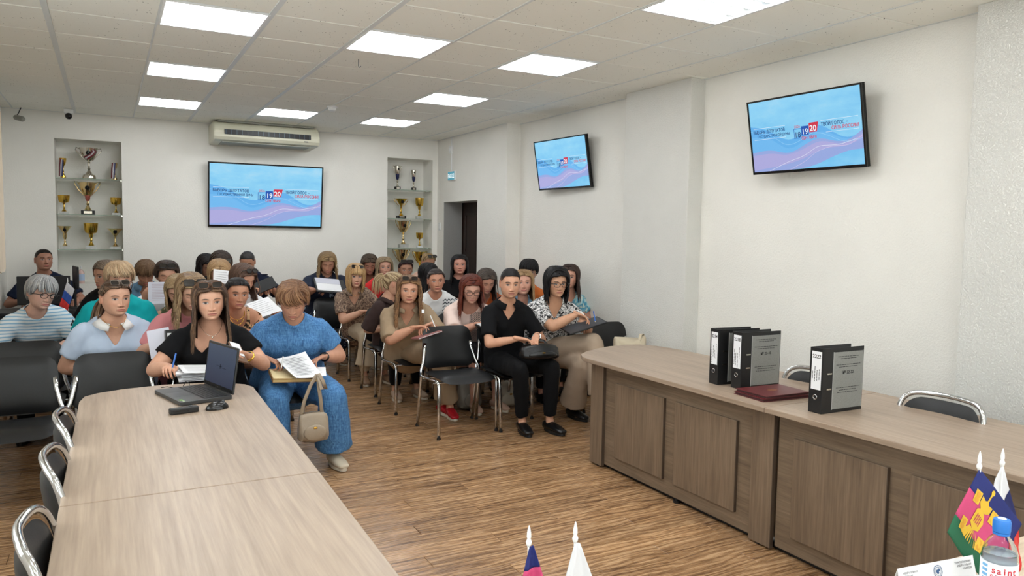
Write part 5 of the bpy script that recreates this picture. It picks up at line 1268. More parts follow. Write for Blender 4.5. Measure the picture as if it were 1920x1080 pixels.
P['pink'] = person('woman in a pink T-shirt with black sunglasses in her blond hair, reading a document', (.545, 5.74), (.49, 5.45, 1.165), dy=14, pitch=24, g=1.12, sk=SK1, seed=10,
    hair=dict(st='long', c=(116, 86, 60), c2=(202, 172, 130), L=.17, wave=.008, part=.0), eyes='down', top=c_('dusty_pink', (196, 128, 130)), neck='crew', sl=.85, bot=blk, lh=(.30, 5.34, .84), rh=(.62, 5.36, .82), pose=('grip', 'grip'), glasses=dict(up=True, frame=M_frameb, lens=M_sunlens, size=1.2, rnd=.2))
P['leopard'] = person('young woman with slicked back black hair in a leopard print camisole', (1.02, 6.06), (.83, 5.78, 1.12), dy=14, pitch=6, roll=3, g=.98, sk=(192, 140, 110), seed=11,
    hair=dict(st='back', c=(20, 16, 16), c2=(34, 26, 24), tail=.25, tx=.02, kz=.01), top=pat('leopard_print', f_leo), neck='strap', sl=0, bot=blk, lh=(.86, 5.60, .86), rh=(.97, 5.60, .87), pl=((1, -.1, 0), (0, -.3, -1)), pr=((-1, -.1, 0), (0, -.3, -1)), brow=(28, 20, 18), lip=(178, 96, 92))
P['blouse'] = person('woman in a white blouse with sunglasses in her brown hair, turned to the right', (1.06, 6.76), (.985, 6.52, 1.175), dy=42, pitch=22, g=1.1, sk=SK2, seed=12,
    hair=dict(st='long', c=(88, 64, 52), c2=(120, 92, 74), L=.16), eyes='down', top=c_('white_blouse', (226, 226, 228)), neck='V', sl=1.35, bot=blk, lh=(1.10, 6.35, .94), rh=(1.16, 6.38, .97), glasses=dict(up=True, frame=M_frameb, lens=M_sunlens, size=.95, rnd=.48))
P['blond'] = person('blond woman in cream with a sheet of paper in front of her mouth', (1.0, 7.52), (.885, 7.22, 1.18), dy=2, pitch=20, g=1.1, sk=SK1, seed=13,
    hair=dict(st='bob', c=(170, 132, 92), c2=(212, 176, 130), L=.11, root=(150, 118, 84), part=-.02), eyes='down', top=c_('cream_blouse', (222, 216, 204)), neck='crew', sl=.9, bot=blk, lh=(.80, 7.02, 1.0), rh=(.98, 7.02, .98), pose=('grip', 'grip'))
P['curl'] = person('woman with curly dark hair and sunglasses on top, behind the blond woman with the paper', (1.02, 8.40), (1.02, 8.2, 1.215), dy=20, pitch=34, g=1.0, sk=SKd, seed=14,
    hair=dict(st='short', c=(50, 38, 32), c2=(88, 66, 50), t=.028, tt=.026), eyes='down', top=blk2, neck='crew', bot=blk, glasses=SG)
P['long'] = person('woman with long black hair by the back wall, looking down', (.93, 9.12), (.96, 8.9, 1.175), dy=24, pitch=28, g=.95, sk=SKd, seed=15,
    hair=dict(st='long', c=(24, 17, 16), c2=(40, 28, 26), L=.2), eyes='down', top=c_('pale_blue_blouse', (196, 208, 220)), neck='V', bot=blk)
nvy = c_('uniform_navy', (24, 30, 50))
P['uniform'] = person('man in a dark navy uniform looking down at a phone by the back wall', (1.46, 9.14), (1.39, 8.9, 1.215), dy=-8, pitch=26, g=1.18, male=True, sk=SK3, seed=16,
    hair=dict(st='crop', c=(58, 54, 52), fade=.6), eyes='down', top=nvy, neck='crew', collar=nvy, sl=.85, bot=nvy, lh=(1.42, 8.66, .93), rh=(1.60, 8.66, .93), pose=('grip', 'grip'))
P['backman'] = person('man in a dark blue shirt behind the black monitor in the back left corner', (-.56, 9.60), (-.60, 9.45, 1.22), dy=14, pitch=-6, g=1.1, male=True, sk=(168, 122, 100), seed=17,  # skin tone darkened to carry the shadow he sits in
    hair=dict(st='crop', c=(28, 22, 20), fade=.5), top=c_('dark_blue_shirt', (26, 34, 54)), neck='V', collar=c_('dark_blue_shirt', (26, 34, 54)), sl=.75, bot=blk, lh=(-.80, 9.25, .80), rh=(-.30, 9.22, .80))
# right block
P['man'] = person('man in a black polo and black trousers with cropped hair, hands on a black bag', (2.96, 5.52), (2.845, 5.32, 1.185), dy=10, pitch=5, roll=1, g=.95, male=True, sk=(204, 156, 128), seed=18, neckl=1.1, sw=.98,
    hair=dict(st='crop', c=(22, 18, 17), fade=.85, tt=.018), top=blk2, neck='V', collar=blk2, sl=.78, bot=blk, lh=(2.83, 5.14, .765), rh=(2.99, 5.14, .775), pose=('rest', 'rest'), pl=((.8, -.45, -.15), (.1, -.3, -1)), pr=((-.55, -.6, -.35), (0, -.3, -1)),
    legs=[((-.14, -.46, .535), (-.05, -.34, .10)), ((.13, -.49, .54), (.16, -.42, .10))], shoes=mat('black_shoe', (13, 13, 14), .28), stubble=.35, brow=(34, 24, 20), lip=(168, 106, 94), iris=(60, 60, 56))
P['bw'] = person('woman with a black bob and glasses in a black and white patterned blouse, legs crossed', (3.43, 5.70), (3.345, 5.42, 1.175), dy=20, pitch=5, g=1.24, wide=1.03, sk=(200, 154, 124), seed=19,
    hair=dict(st='bob', c=(16, 14, 15), c2=(30, 26, 28), L=.09, t=.026, tt=.03, part=-.02), top=pat('black_white_print', f_bw), neck='V', sl=.80, bot=c_('beige_trousers', (178, 158, 138)), lh=(3.43, 5.22, .93), rh=(3.53, 5.30, .88), pose=('rest', 'rest'), pl=((.75, -.5, -.4), (.3, -.4, -.8)), pr=((-.2, -.7, -.5), (0, -.3, -1)),
    legs=[((.12, -.56, .70), (.18, -.62, .24)), ((.06, -.48, .52), (.10, -.30, .10))], flare=.07, glasses=dict(up=False, frame=M_frameb, lens=M_clear, size=1.02, rim=.0028), brow=(24, 18, 18), lip=(178, 100, 92))
P['beige'] = person('woman in a beige shirt with long wavy hair and a notebook on her knee', (2.44, 6.30), (2.225, 5.97, 1.10), dy=6, pitch=4, roll=2, g=1.26, wide=1.05, sk=(204, 154, 126), seed=20,
    hair=dict(st='long', c=(110, 78, 54), c2=(178, 136, 94), L=.22, wave=.014, part=.0, root=(84, 62, 46)), top=c_('beige_linen', (160, 138, 112)), neck='V', collar=c_('beige_linen', (160, 138, 112)), sl=.98, bot=c_('beige_linen', (160, 138, 112)), lh=(2.22, 5.82, .80), rh=(2.36, 5.82, .82), pl=((.8, -.4, .1), (0, -.3, -1)), pr=((-.9, -.3, -.2), (0, -.3, -1)),
    legs=[((.02, -.48, .56), (.16, -.42, .10)), ((.12, -.40, .50), (.14, -.30, .10))], flare=.03, glasses=dict(up=True, frame=M_amber, lens=M_sunlens, size=1.12), shoes=mat('red_shoe', (176, 24, 36), .25), brow=(92, 66, 50))
P['red_hair'] = person('red haired woman with glasses in a pale pink blouse, looking down', (2.97, 6.34), (2.83, 6.02, 1.085), dy=10, pitch=16, g=1.2, wide=1.04, sk=(214, 164, 142), seed=21,
    hair=dict(st='long', c=(84, 34, 24), c2=(132, 62, 40), L=.16, t=.02, tt=.022, part=-.004), eyes='down', top=pat('pink_dotted', f_dots), neck='wide', sl=.78, bot=c_('dark_print_skirt', (40, 38, 42)), skirt=1, lh=(2.82, 5.85, .80), rh=(2.96, 5.85, .82), pl=((.9, -.2, 0), (0, -.3, -1)), pr=((-.9, -.3, -.1), (0, -.3, -1)),
    shoes=mat('nude_shoe', (206, 170, 148), .3), glasses=dict(up=False, frame=M_frameb, lens=M_clear, size=.98), brow=(110, 70, 56))
P['lightblue'] = person('blond woman in a light blue top, half hidden behind the man in the black polo', (3.48, 6.42), (3.44, 6.17, 1.125), dy=4, pitch=-2, g=.95, sk=(212, 160, 138), seed=22,
    hair=dict(st='long', c=(150, 116, 82), c2=(198, 164, 120), L=.14, part=-.01), top=c_('light_blue_top', (150, 186, 214)), neck='tank', sl=0, bot=blk, brow=(130, 96, 70))
P['floral'] = person('woman with long brown hair in a light blue floral blouse beside the pillar', (4.02, 6.62), (4.05, 6.32, 1.165), dy=-8, pitch=2, g=.98, sk=(204, 152, 128), seed=23,
    hair=dict(st='long', c=(52, 38, 34), c2=(84, 62, 52), L=.16, part=-.01), top=pat('floral_print', f_floral), neck='V', sl=.6, bot=blk, rh=(4.16, 6.25, .80), lh=(3.90, 6.30, .76))
P['zig'] = person('woman in a white T-shirt with a dark zigzag pattern, dark hair tied back', (3.02, 7.10), (2.825, 6.82, 1.115), dy=8, pitch=4, roll=-3, g=1.18, wide=1.0, sk=(196, 142, 116), seed=24,
    hair=dict(st='back', c=(50, 38, 34), c2=(76, 58, 48), tail=.0, kz=-.03, hl=.07), top=pat('zigzag_shirt', f_zig), neck='crew', sl=.75, bot=blk)
P['rust'] = person('woman in a rust orange top with long dark hair, looking down', (3.56, 7.12), (3.35, 6.77, 1.10), dy=18, pitch=26, g=1.1, sk=(196, 142, 118), seed=25,
    hair=dict(st='long', c=(62, 54, 50), c2=(112, 96, 82), L=.2, t=.02, part=.02), eyes='down', top=c_('rust_cloth', (190, 92, 46)), neck='V', sl=.7, bot=blk)
P['orange'] = person('woman with short black hair and thin glasses in an orange sleeveless top', (4.03, 7.34), (3.95, 6.97, 1.175), dy=4, pitch=2, g=1.05, sk=(196, 146, 122), seed=26,
    hair=dict(st='short', c=(17, 15, 16), c2=(30, 26, 28), bangs=1, bz=.036, t=.026, tt=.03), top=c_('orange_cloth', (226, 122, 62)), neck='V', sl=.12, bot=blk, glasses=dict(up=False, frame=M_metalf, lens=M_clear, size=.95, rim=.0013))
P['pony'] = person('woman in a dark brown shirt with a blond ponytail, turned away to the right', (2.50, 7.10), (2.41, 6.86, 1.09), dy=95, pitch=8, g=1.12, sk=SK1, seed=27, twist=R(40),
    hair=dict(st='back', c=(148, 118, 86), c2=(216, 192, 150), tail=.15, kz=.055, tx=-.02), top=c_('dark_brown_shirt', (66, 52, 50)), neck='crew', collar=c_('dark_brown_shirt', (66, 52, 50)), sl=1.0, bot=blk)
P['snake'] = person('blond woman in a snake print dress with sunglasses on her head at the aisle', (2.46, 7.90), (2.26, 7.62, 1.115), dy=10, pitch=2, roll=3, g=1.08, sk=(212, 166, 140), seed=28,
    hair=dict(st='bob', c=(178, 138, 92), c2=(222, 184, 132), L=.075, bangs=1, bz=.048, t=.022, tt=.024, part=.0, root=(170, 134, 92)), top=pat('snake_print', f_snake), neck='V', collar=pat('snake_print', f_snake), sl=.75, bot=c_('cream_skirt', (200, 182, 156)), skirt=2, glasses=dict(up=True, frame=M_metalf, lens=M_sunlens, size=1.05), lh=(2.30, 7.50, .76), rh=(2.42, 7.48, .76), pl=((.9, -.3, 0), (0, -.3, -1)),
    shoes=mat('tan_sandal', (150, 118, 92), .5), lip=(186, 98, 92), brow=(150, 112, 78))
P['navy'] = person('woman in a navy blouse with white flowers and wavy blond hair, reading a black folder', (2.30, 9.14), (2.30, 8.92, 1.19), dy=6, pitch=22, g=1.5, wide=1.06, sk=(196, 146, 120), seed=29,
    hair=dict(st='long', c=(126, 100, 70), c2=(190, 158, 112), L=.10, t=.024, tt=.024, wave=.010), eyes='down', top=pat('navy_floral', f_navyf), neck='crew', sl=.95, bot=pat('navy_floral', f_navyf), skirt=2, lh=(2.08, 8.62, .90), rh=(2.42, 8.62, .88), pose=('grip', 'grip'), pl=((.6, -.6, .1), (0, -.2, -1)), pr=((-.6, -.6, .1), (0, -.2, -1)), shoes=mat('tan_sandal', (150, 118, 92), .5))
P['red'] = person('woman in a red blouse with blond shoulder length hair', (2.82, 8.74), (2.865, 8.5, 1.16), dy=12, pitch=0, g=.98, sk=(200, 150, 128), seed=30,
    hair=dict(st='long', c=(128, 106, 80), c2=(184, 160, 124), L=.14), top=c_('red_cloth', (206, 48, 50)), neck='V', sl=.9, bot=blk)
P['curlw'] = person('woman in white with curly dark hair by the back wall, looking down', (2.90, 9.46), (2.905, 9.2, 1.155), dy=6, pitch=18, g=.98, sk=(178, 128, 104), seed=31,
    hair=dict(st='bob', c=(66, 52, 42), c2=(108, 88, 68), L=.12, wave=.018, t=.026, tt=.022), eyes='down', top=c_('white_blouse', (226, 226, 228)), neck='vdeep', sl=.9, bot=blk)
P['sung'] = person('woman with dark red hair and black sunglasses on her head, mostly hidden', (3.32, 8.74), (3.10, 8.42, 1.135), dy=10, pitch=4, g=1.0, sk=SKd, seed=32,
    hair=dict(st='back', c=(44, 20, 20), c2=(70, 32, 30), kz=.0), top=blk2, neck='crew', bot=blk, glasses=dict(up=True, frame=M_frameb, lens=M_sunlens, size=1.2, rnd=.2))
P['bhair'] = person('woman with straight black hair in a black and cream patterned top, turned right', (3.10, 7.94), (3.07, 7.62, 1.125), dy=48, pitch=14, g=.95, sk=SK3, seed=33,
    hair=dict(st='long', c=(15, 13, 14), c2=(26, 22, 24), L=.14), eyes='down', top=pat('cream_black_print', f_pal), neck='crew', sl=.7, bot=blk)
P['blk'] = person('woman in black with long black hair sitting before the doorway', (3.82, 8.06), (3.66, 8.12, 1.20), dy=4, pitch=-5, g=1.2, wide=1.04, sk=(204, 148, 128), seed=34,
    hair=dict(st='long', c=(16, 14, 15), c2=(28, 24, 26), L=.2, part=.01), top=blk2, neck='crew', sl=.9, bot=blk)
P['bback'] = person('blond woman with hair tied up and dark sunglasses, in front of the right niche', (3.60, 9.34), (3.64, 9.05, 1.19), dy=30, pitch=16, g=1.0, sk=SK3, seed=35,
    hair=dict(st='back', c=(160, 128, 88), c2=(210, 178, 130), kz=.05), eyes='down', top=c_('peach_cloth', (214, 176, 156)), neck='crew', bot=blk, glasses=SG)
# small worn parts
def part_tube(pr, name, pts, r, m, **k): return obj(name, MB().tube(pts, r, n=8, **k), m, pr['root'], smooth=True)
def necklace(pr, drop, m, r=.0012, pend=True):
    N, sx, fd = pr['N'], pr['sx'], pr['fd']; pts = [N+sx*(.066*math.sin(a))+fd*(.062*math.cos(a)+.012+.028*max(0, math.cos(a))*drop/.06)+np.array([0, 0, .004-drop*max(0, math.cos(a))**1.5]) for a in np.linspace(-PI*.75, PI*.75, 25)]
    part_tube(pr, 'necklace', pts, r, m)
    if pend: obj('pendant', MB().ell(pts[12]+fd*.002-np.array([0, 0, .008]), (.005, .003, .007), n=8), m, pr['root'], smooth=True)
def watch(pr, i, m, face=None):
    w_, e_ = pr['W'][i], pr['E'][i]; d = nrm(e_-w_); c = w_+d*.022; s = nrm(np.cross(d, (0, 0, 1))); u = np.cross(s, d)
    part_tube(pr, 'watch', [c+s*.0285*math.cos(a)+u*.0235*math.sin(a) for a in np.linspace(0, 2*PI, 16, endpoint=False)], [(.004, .010)]*16, m, side=tuple(d), closed=True)
    obj('watch_face', MB().ell(c+np.array([0, -.012, .024]), (.015, .013, .005), n=12), face or m, pr['root'], smooth=True)
necklace(P['black'], .075, M_silver); necklace(P['leopard'], .06, M_gold, .0016); necklace(P['leopard'], .095, M_gold, .0022); necklace(P['navy'], .07, M_gold); necklace(P['snake'], .06, M_gold, pend=False); necklace(P['collar'], .05, M_gold, pend=False); necklace(P['rust'], .05, M_blackgloss)
watch(P['man'], 1, M_chrome, M_darkgrey); watch(P['blue'], 1, M_blackgloss, M_blackgloss); watch(P['black'], 1, M_gold, M_plast)
pr = P['uniform']; S_ = pr['Sh'][1]; S0 = pr['Sh'][0]
for i, s in ((0, -1), (1, 1)):
    S = pr['Sh'][i]; obj('epaulette', MB().box(tuple(S+np.array([-.05, -.03, .055])), tuple(S+np.array([.035, .03, .066]))), c_('uniform_navy_dark', (16, 20, 36)), pr['root'], bevel=.004)
q = pr['Sh'][1]*.62+pr['E'][1]*.38+np.array([.045, -.048, 0]); obj('shoulder_patch', MB().ell(q, (.026, .012, .034), n=12), mat('patch_red_blue', (112, 60, 84), .7), pr['root'], smooth=True)
obj('chest_strip', MB().box(tuple(pr['N']+pr['fd']*.135+np.array([.03, 0, -.125])), tuple(pr['N']+pr['fd']*.140+np.array([.11, 0, -.117]))), M_gold, pr['root'])
# ================================================================ things held, worn apart or lying about
def sheet(name, label, cat, c, w_, h_, rot, m=None, th=.0012, curl=.0, lines=0, group=None, lm=None, n=10, bend=0):
    """a sheet in local x,y plane; curl lifts one corner"""
    V = []; F = []
    for s in (0, 1):
        for j in range(n+1):
            for i in range(n+1):
                x, y = (i/n-.5)*w_, (j/n-.5)*h_; z = curl*((i/n)*.5+(j/n)*.5)**2+bend*((i/n-.5)**2)*4; V.append((x, y, z+(th if s else 0)))
    k = (n+1)**2
    for s in (0, 1):
        for j in range(n):
            for i in range(n):
                a = s*k+j*(n+1)+i; f = (a, a+n+1, a+n+2, a+1); F.append(f if s == 0 else f[::-1])
    e = obj(name, MB().add(V, F), m or M_paper, None, smooth=True); e.location = c; e.rotation_euler = rot; tag(e, label, cat, group)
    if lines:
        lb = MB(); random.seed(lines)
        for q in range(lines):
            y = h_*.40-q*h_*.8/lines; x1 = w_*.40*random.uniform(.5, 1); t = th+.0006
            zz = lambda x, y: curl*(((x/w_+.5)*.5+(y/h_+.5)*.5))**2+bend*((x/w_)**2)*4
            lb.add([(-w_*.4, y, zz(-w_*.4, y)+t), (x1, y, zz(x1, y)+t), (x1, y-h_*.012, zz(x1, y)+t), (-w_*.4, y-h_*.012, zz(-w_*.4, y)+t)], [(0, 1, 2, 3)])
            lb.add([(-w_*.4, y, zz(-w_*.4, y)-.0006), (x1, y, zz(x1, y)-.0006), (x1, y-h_*.012, zz(x1, y)-.0006), (-w_*.4, y-h_*.012, zz(-w_*.4, y)-.0006)], [(3, 2, 1, 0)])
        o = obj('print', lb, lm or M_inkgrey, e)
    return e
def block(name, label, cat, c, size, rot, m, pages=None, group=None, bevel=.003):
    x, y, z = (s/2 for s in size); e = empty(name, label, cat, c, rot=rot, group=group)
    if pages:
        t = .003; obj('cover', MB().box((-x, -y, -z), (x, y, -z+t)).box((-x, -y, z-t), (x, y, z)).box((-x, -y, -z+t), (-x+t, y, z-t)), m, e, bevel=.0012)
        obj('pages', MB().box((-x+t, -y+.004, -z+t), (x-.004, y-.004, z-t)), pages, e)
    else: obj('body', MB().box((-x, -y, -z), (x, y, z)), m, e, bevel=bevel)
    return e
def pen(label, a, b, m, cat='pen'):
    e = obj('pen', MB().tube([a, tuple(np.array(a)*.2+np.array(b)*.8)], .0046, n=10, rnd=False), m); tag(e, label, cat)
    obj('tip', MB().tube([tuple(np.array(a)*.2+np.array(b)*.8), b], [.0044, .0012], n=10, rnd=False), M_silver, e, smooth=True); return e
M_pages = mat('cream_pages', (214, 188, 130), .7); M_bluep = mat('blue_pen', (44, 104, 190), .35); M_leather = mat('black_bag_leather', (14, 14, 15), .3, bump=(60, .2))
M_plastic_sheet = mat('plastic_pocket', (206, 206, 218), .12, spec=.8)
# row of papers held by the audience
sheet('paper_sheet', 'large document sheet in a glossy pocket held up by the short haired woman', 'paper', (.43, 7.02, 1.035), .27, .19, (R(72), 0, R(-4)), M_plastic_sheet, lines=11, lm=mat('red_grey_print', (150, 112, 130), .6))
sheet('paper_sheet', 'white folded sheet below the raised document of the short haired woman', 'paper', (.47, 6.98, .89), .12, .16, (R(76), R(12), R(10)))
sheet('paper_sheet', 'small white sheet covering the mouth of the blond woman', 'paper', (.885, 7.04, 1.125), .15, .21, (R(66), R(8), R(6)), lines=8)
sheet('paper_sheet', 'white sheet held low by the woman in the white blouse', 'paper', (1.10, 6.24, .965), .20, .20, (R(30), R(-14), R(20)), lines=7)
e = block('black_folder', 'open black ring folder held by the woman in the navy blouse', 'folder', (2.25, 8.60, .945), (.36, .24, .014), (R(38), R(6), R(4)), M_plast)
obj('page_stack', MB().box((-.165, -.10, .007), (.12, .11, .016)), M_paper, e); obj('pocket', MB().box((-.165, .02, .016), (.12, .108, .019)), M_plastic_sheet, e)
e = block('phone', 'black phone or tablet case held by the man in uniform', 'phone', (1.53, 8.60, .97), (.22, .15, .014), (R(48), R(-22), 0), M_plast)
block('notebook', 'pink and white spiral notebook on the beige woman\'s knee', 'notebook', (2.30, 5.74, .745), (.23, .13, .012), (R(-6), R(-12), R(10)), mat('pink_check_cover', (150, 96, 92), .6), M_paper)
pen('white pen upright in the hand of the woman in beige', (2.325, 5.73, .905), (2.365, 5.71, .80), M_white)
sheet('badge', 'small white print on the beige shirt front', 'badge', (2.30, 5.83, .93), .022, .03, (R(75), 0, R(-18)))
e = block('notebook', 'open dark notebook on the red haired woman\'s lap', 'notebook', (2.92, 5.76, .785), (.26, .18, .016), (R(12), R(-3), R(8)), M_plast, M_paper); obj('open_page', MB().box((-.12, -.08, .009), (.12, .08, .012)), M_paper, e)
e = block('file_folder', 'black plastic file folder on the crossed knee of the bob haired woman', 'folder', (3.47, 5.18, .835), (.34, .22, .012), (R(6), R(-16), R(-12)), M_plast); obj('page_stack', MB().box((-.165, -.105, .0061), (.155, .105, .0075)), mat('dark_divider', (58, 58, 62), .5), e)
pen('blue and white pen in the fingers of the bob haired woman', (3.52, 5.12, .96), (3.53, 5.10, .86), M_bluep)
e = block('book', 'open book with cream pages on the lap of the woman in blue', 'book', (1.06, 4.93, .645), (.31, .19, .024), (R(10), R(3), R(-2)), mat('tan_cover', (150, 112, 66), .6), M_pages)
obj('open_page', MB().box((-.150, -.088, .0122), (-.004, .088, .016)).box((.004, -.088, .0122), (.150, .088, .016)), mat('pale_page', (226, 206, 160), .7), e)
sheet('paper_sheet', 'white printed sheet curling up above the open book', 'paper', (1.08, 4.91, .680), .20, .26, (R(16), R(10), R(22)), curl=.085, lines=14)
sheet('paper_sheet', 'flat white sheet lying on the open book', 'paper', (1.15, 4.92, .666), .21, .15, (R(12), R(2), R(-12)), lines=9)
pen('white pen in the right hand of the woman in blue', (.985, 4.93, .775), (.965, 4.91, .69), M_white)
pen('blue pen in the hand of the woman in the black top', (.325, 4.545, .895), (.30, 4.53, .80), M_bluep)
# papers of the woman in black: a stack resting against the table edge
for k, (dx, dy, rz) in enumerate(((0, 0, 0), (.01, .008, R(3)), (-.008, .004, R(-4)), (.015, -.006, R(6)))):
    sheet('paper_stack', ['lowest sheaf of papers in the stack held by the woman in black', 'second sheaf of papers from the bottom of that stack', 'third sheaf of papers in that stack', 'topmost loose papers on the stack held by the woman in black'][k], 'paper', (.46+dx, 4.62+dy, .742+.0135*k), .25, .20, (R(4), R(1.5*k), rz), th=.009 if k < 3 else .003, lines=0 if k < 3 else 8, group='papers stacked on the lap of the woman in black')
e = block('phone', 'gold edged phone with a white card in the left hand of the woman in black', 'phone', (.665, 4.62, .865), (.085, .16, .012), (R(40), R(20), R(30)), mat('brown_phone_case', (110, 82, 64), .4))
obj('card', MB().box((-.04, -.03, .007), (.03, .075, .009)), M_paper, e)
sheet('paper_sheet', 'grey sheet in a pocket held by the woman in the pink T-shirt', 'paper', (.28, 5.20, .865), .13, .19, (R(62), R(-10), R(-6)), M_plastic_sheet)
e = block('binder', 'black binder with a white label standing on the pink T-shirt woman\'s lap', 'binder', (.345, 5.22, .79), (.075, .26, .30), (R(-8), 0, 0), M_plast); obj('label', MB().box((-.028, -.1315, .04), (.028, -.130, .13)), M_paper, e)
lb = MB(); [lb.box((-.02, -.1325, .05+.02*k), (.02, -.1316, .056+.02*k)) for k in range(4)]; obj('print', lb, M_ink, e)
# black bag on the man's lap
def bag_mesh(w_, d_, h_, n=14, slump=.15, taper=.2, seed=0):
    rs = np.random.RandomState(seed); mb = MB(); a = np.linspace(0, 2*PI, 28, endpoint=False); V = []; L = 9
    for k in range(L+1):
        z = k/L; e = (math.sin(min(1, z*3)*PI/2)**.5 if z < .33 else 1)*(1-taper*z**1.6)
        if k == L: e *= .86
        for t in a:
            cx, cy = math.cos(t), math.sin(t); x = math.copysign(abs(cx)**.55, cx)*w_/2*(.86+.14*e)*e**.3; y = math.copysign(abs(cy)**.7, cy)*d_/2*e*(1-.55*z**2)
            V.append((x+rs.normal()*.0015, y+rs.normal()*.003+.004*math.sin(t*5+z*7), z*h_-slump*h_*(x/w_*2)**2*z*.4))
    F = [(k*28+j, k*28+(j+1) % 28, (k+1)*28+(j+1) % 28, (k+1)*28+j) for k in range(L) for j in range(28)]+[tuple(range(28))[::-1], tuple(L*28+j for j in range(28))]
    return mb.add(V, F)
def handbag(label, c, w_, d_, h_, m, rz=0, strap=None, rot=None, hw=.005, slump=.15, taper=.2, extra=None, seed=0, pocket=True):
    e = empty('handbag', label, 'bag', c, rz=rz, rot=rot); obj('bag_body', bag_mesh(w_, d_, h_, slump=slump, taper=taper, seed=seed), m, e, smooth=True)
    obj('zip', MB().box((-w_*.34, -.004, h_*.985), (w_*.34, .004, h_*1.0)), M_silver, e)
    if pocket: obj('pocket', MB().ell((0, -d_*.44, h_*.38), (w_*.36, d_*.10, h_*.26), n=16), m, e, smooth=True); obj('clasp', MB().box((-.012, -d_*.56, h_*.52), (.012, -d_*.50, h_*.58)), M_gold, e, bevel=.002)
    for pts in strap or []: obj('strap', MB().tube(pts, [(.012, hw*.5)]*len(pts), n=8), m, e, smooth=True)
    return e
handbag('black leather bag lying on the lap of the man in the polo', (2.965, 5.05, .605), .33, .20, .125, M_leather, rz=R(-8), slump=.5, strap=[[(-.10, .02, .10), (-.08, .05, .14), (-.02, .065, .155), (.06, .05, .14), (.09, .02, .10)]])
mt = mat('taupe_leather', (164, 148, 128), .5, bump=(70, .12))
handbag('taupe shoulder bag hanging between the knees of the woman in blue', (1.135, 4.76, .235), .205, .12, .20, mt, slump=.3, taper=.3, strap=[[(-.075, 0, .19), (-.055, -.005, .28), (-.02, -.01, .37), (.02, -.015, .44)], [(.055, 0, .19), (.045, -.01, .28), (.03, -.02, .37), (.03, -.02, .445)], [(.03, -.02, .445), (.055, -.03, .40), (.075, -.03, .345), (.045, -.03, .35), (.03, -.025, .42)]])
cr = mat('cream_leather', (206, 192, 166), .45)
e = handbag('cream tote bag with a thin strap on the chair beside the pillar', (3.93, 5.16, .468), .33, .14, .20, cr, slump=-.9, taper=.05, pocket=False, strap=[[(-.12, 0, .19), (-.06, -.02, .13), (.02, -.02, .14), (.08, -.02, .20), (.10, -.02, .27), (.14, 0, .27), (.155, 0, .20)]])
obj('clasp', MB().box((-.012, -.078, .10), (.014, -.070, .165)), mat('brown_leather', (84, 58, 44), .5), e, bevel=.003)
gy = mat('grey_leather', (134, 128, 118), .5)
handbag('grey handbag on the floor under the front row, beside the empty chair', (2.84, 6.06, 0), .24, .14, .25, gy, rz=R(6), strap=[[(-.08, 0, .24), (-.05, -.02, .31), (.05, -.02, .31), (.08, 0, .24)]])
handbag('pale square handbag on the floor behind the man in the polo', (3.20, 6.00, 0), .26, .13, .24, mat('pale_grey_leather', (176, 168, 152), .5), taper=.05, strap=[[(-.08, 0, .24), (-.06, -.02, .30), (.06, -.02, .30), (.08, 0, .24)]])
e = handbag('black bag hooked on the empty chair of the left column', (-.22, 6.52, .52), .20, .10, .24, M_leather, strap=[[(-.06, 0, .23), (-.02, -.01, .36), (.06, 0, .23)]])
e = block('chair_clip', 'small brass clip on top of the third empty chair of the left column', 'clip', (-.47, 6.585, .79), (.035, .02, .028), (0, 0, 0), mat('brass_clip', (120, 96, 62), .35, .8)); 
# ================================================================ laptop, mouse, presenter
e = empty('laptop', 'open dark grey laptop at the far end of the wood table', 'laptop', (.362, 4.03, .752), rz=R(-75))
M_lap = mat('laptop_grey', (66, 67, 68), .38, .5); W2, D2 = .186, .125
obj('base', MB().prism([(x, y) for x, y in rrect(2*W2, 2*D2, .012, 3)], .002, .019), M_lap, e, bevel=.0015)
obj('keyboard_well', MB().box((-W2+.014, -.012, .0188), (W2-.014, D2-.022, .0194)), M_plast, e)
kb = []; 
for r_ in range(6):
    n_ = (15, 15, 14, 14, 13, 9)[r_]; x = -W2+.018; tot = 2*W2-.036; y1 = D2-.026-r_*.0178
    for k in range(n_):
        wk = tot/n_
        if r_ == 5 and k == 3: pass
        o = obj('key', MB().box((x+.0012, y1-.0155, .0194), (x+wk-.0012, y1, .0212)), M_plast, e); x += wk
obj('touchpad', MB().box((-.055, -D2+.012, .0188), (.045, -.022, .0193)), mat('touchpad', (56, 57, 58), .3, .4), e)
obj('sticker', MB().box((W2-.065, -D2+.014, .0189), (W2-.045, -D2+.028, .0194)), mat('green_sticker', (120, 190, 40), .5), e); obj('sticker', MB().box((W2-.036, -D2+.018, .0189), (W2-.016, -D2+.028, .0194)), mat('pale_sticker', (180, 200, 160), .5), e)
obj('hinge', MB().tube([(-W2+.03, D2-.004, .018), (W2-.03, D2-.004, .018)], .0065, n=10), M_plast, e, smooth=True)
tl = math.radians(8); ld = empty('x', 'x', 'x'); bpy.data.objects.remove(ld)
lid = obj('lid', MB().prism(rrect(2*W2, .232, .010, 3), -.0035, .0035), M_lap, e, bevel=.001); lid.location = (0, D2+.004+.116*math.sin(tl), .020+.116*math.cos(tl)); lid.rotation_euler = (PI/2-tl, 0, 0)
obj('screen_bezel', MB().box((-W2+.004, -.112, .0035), (W2-.004, .112, .0042)), M_blackgloss, lid)
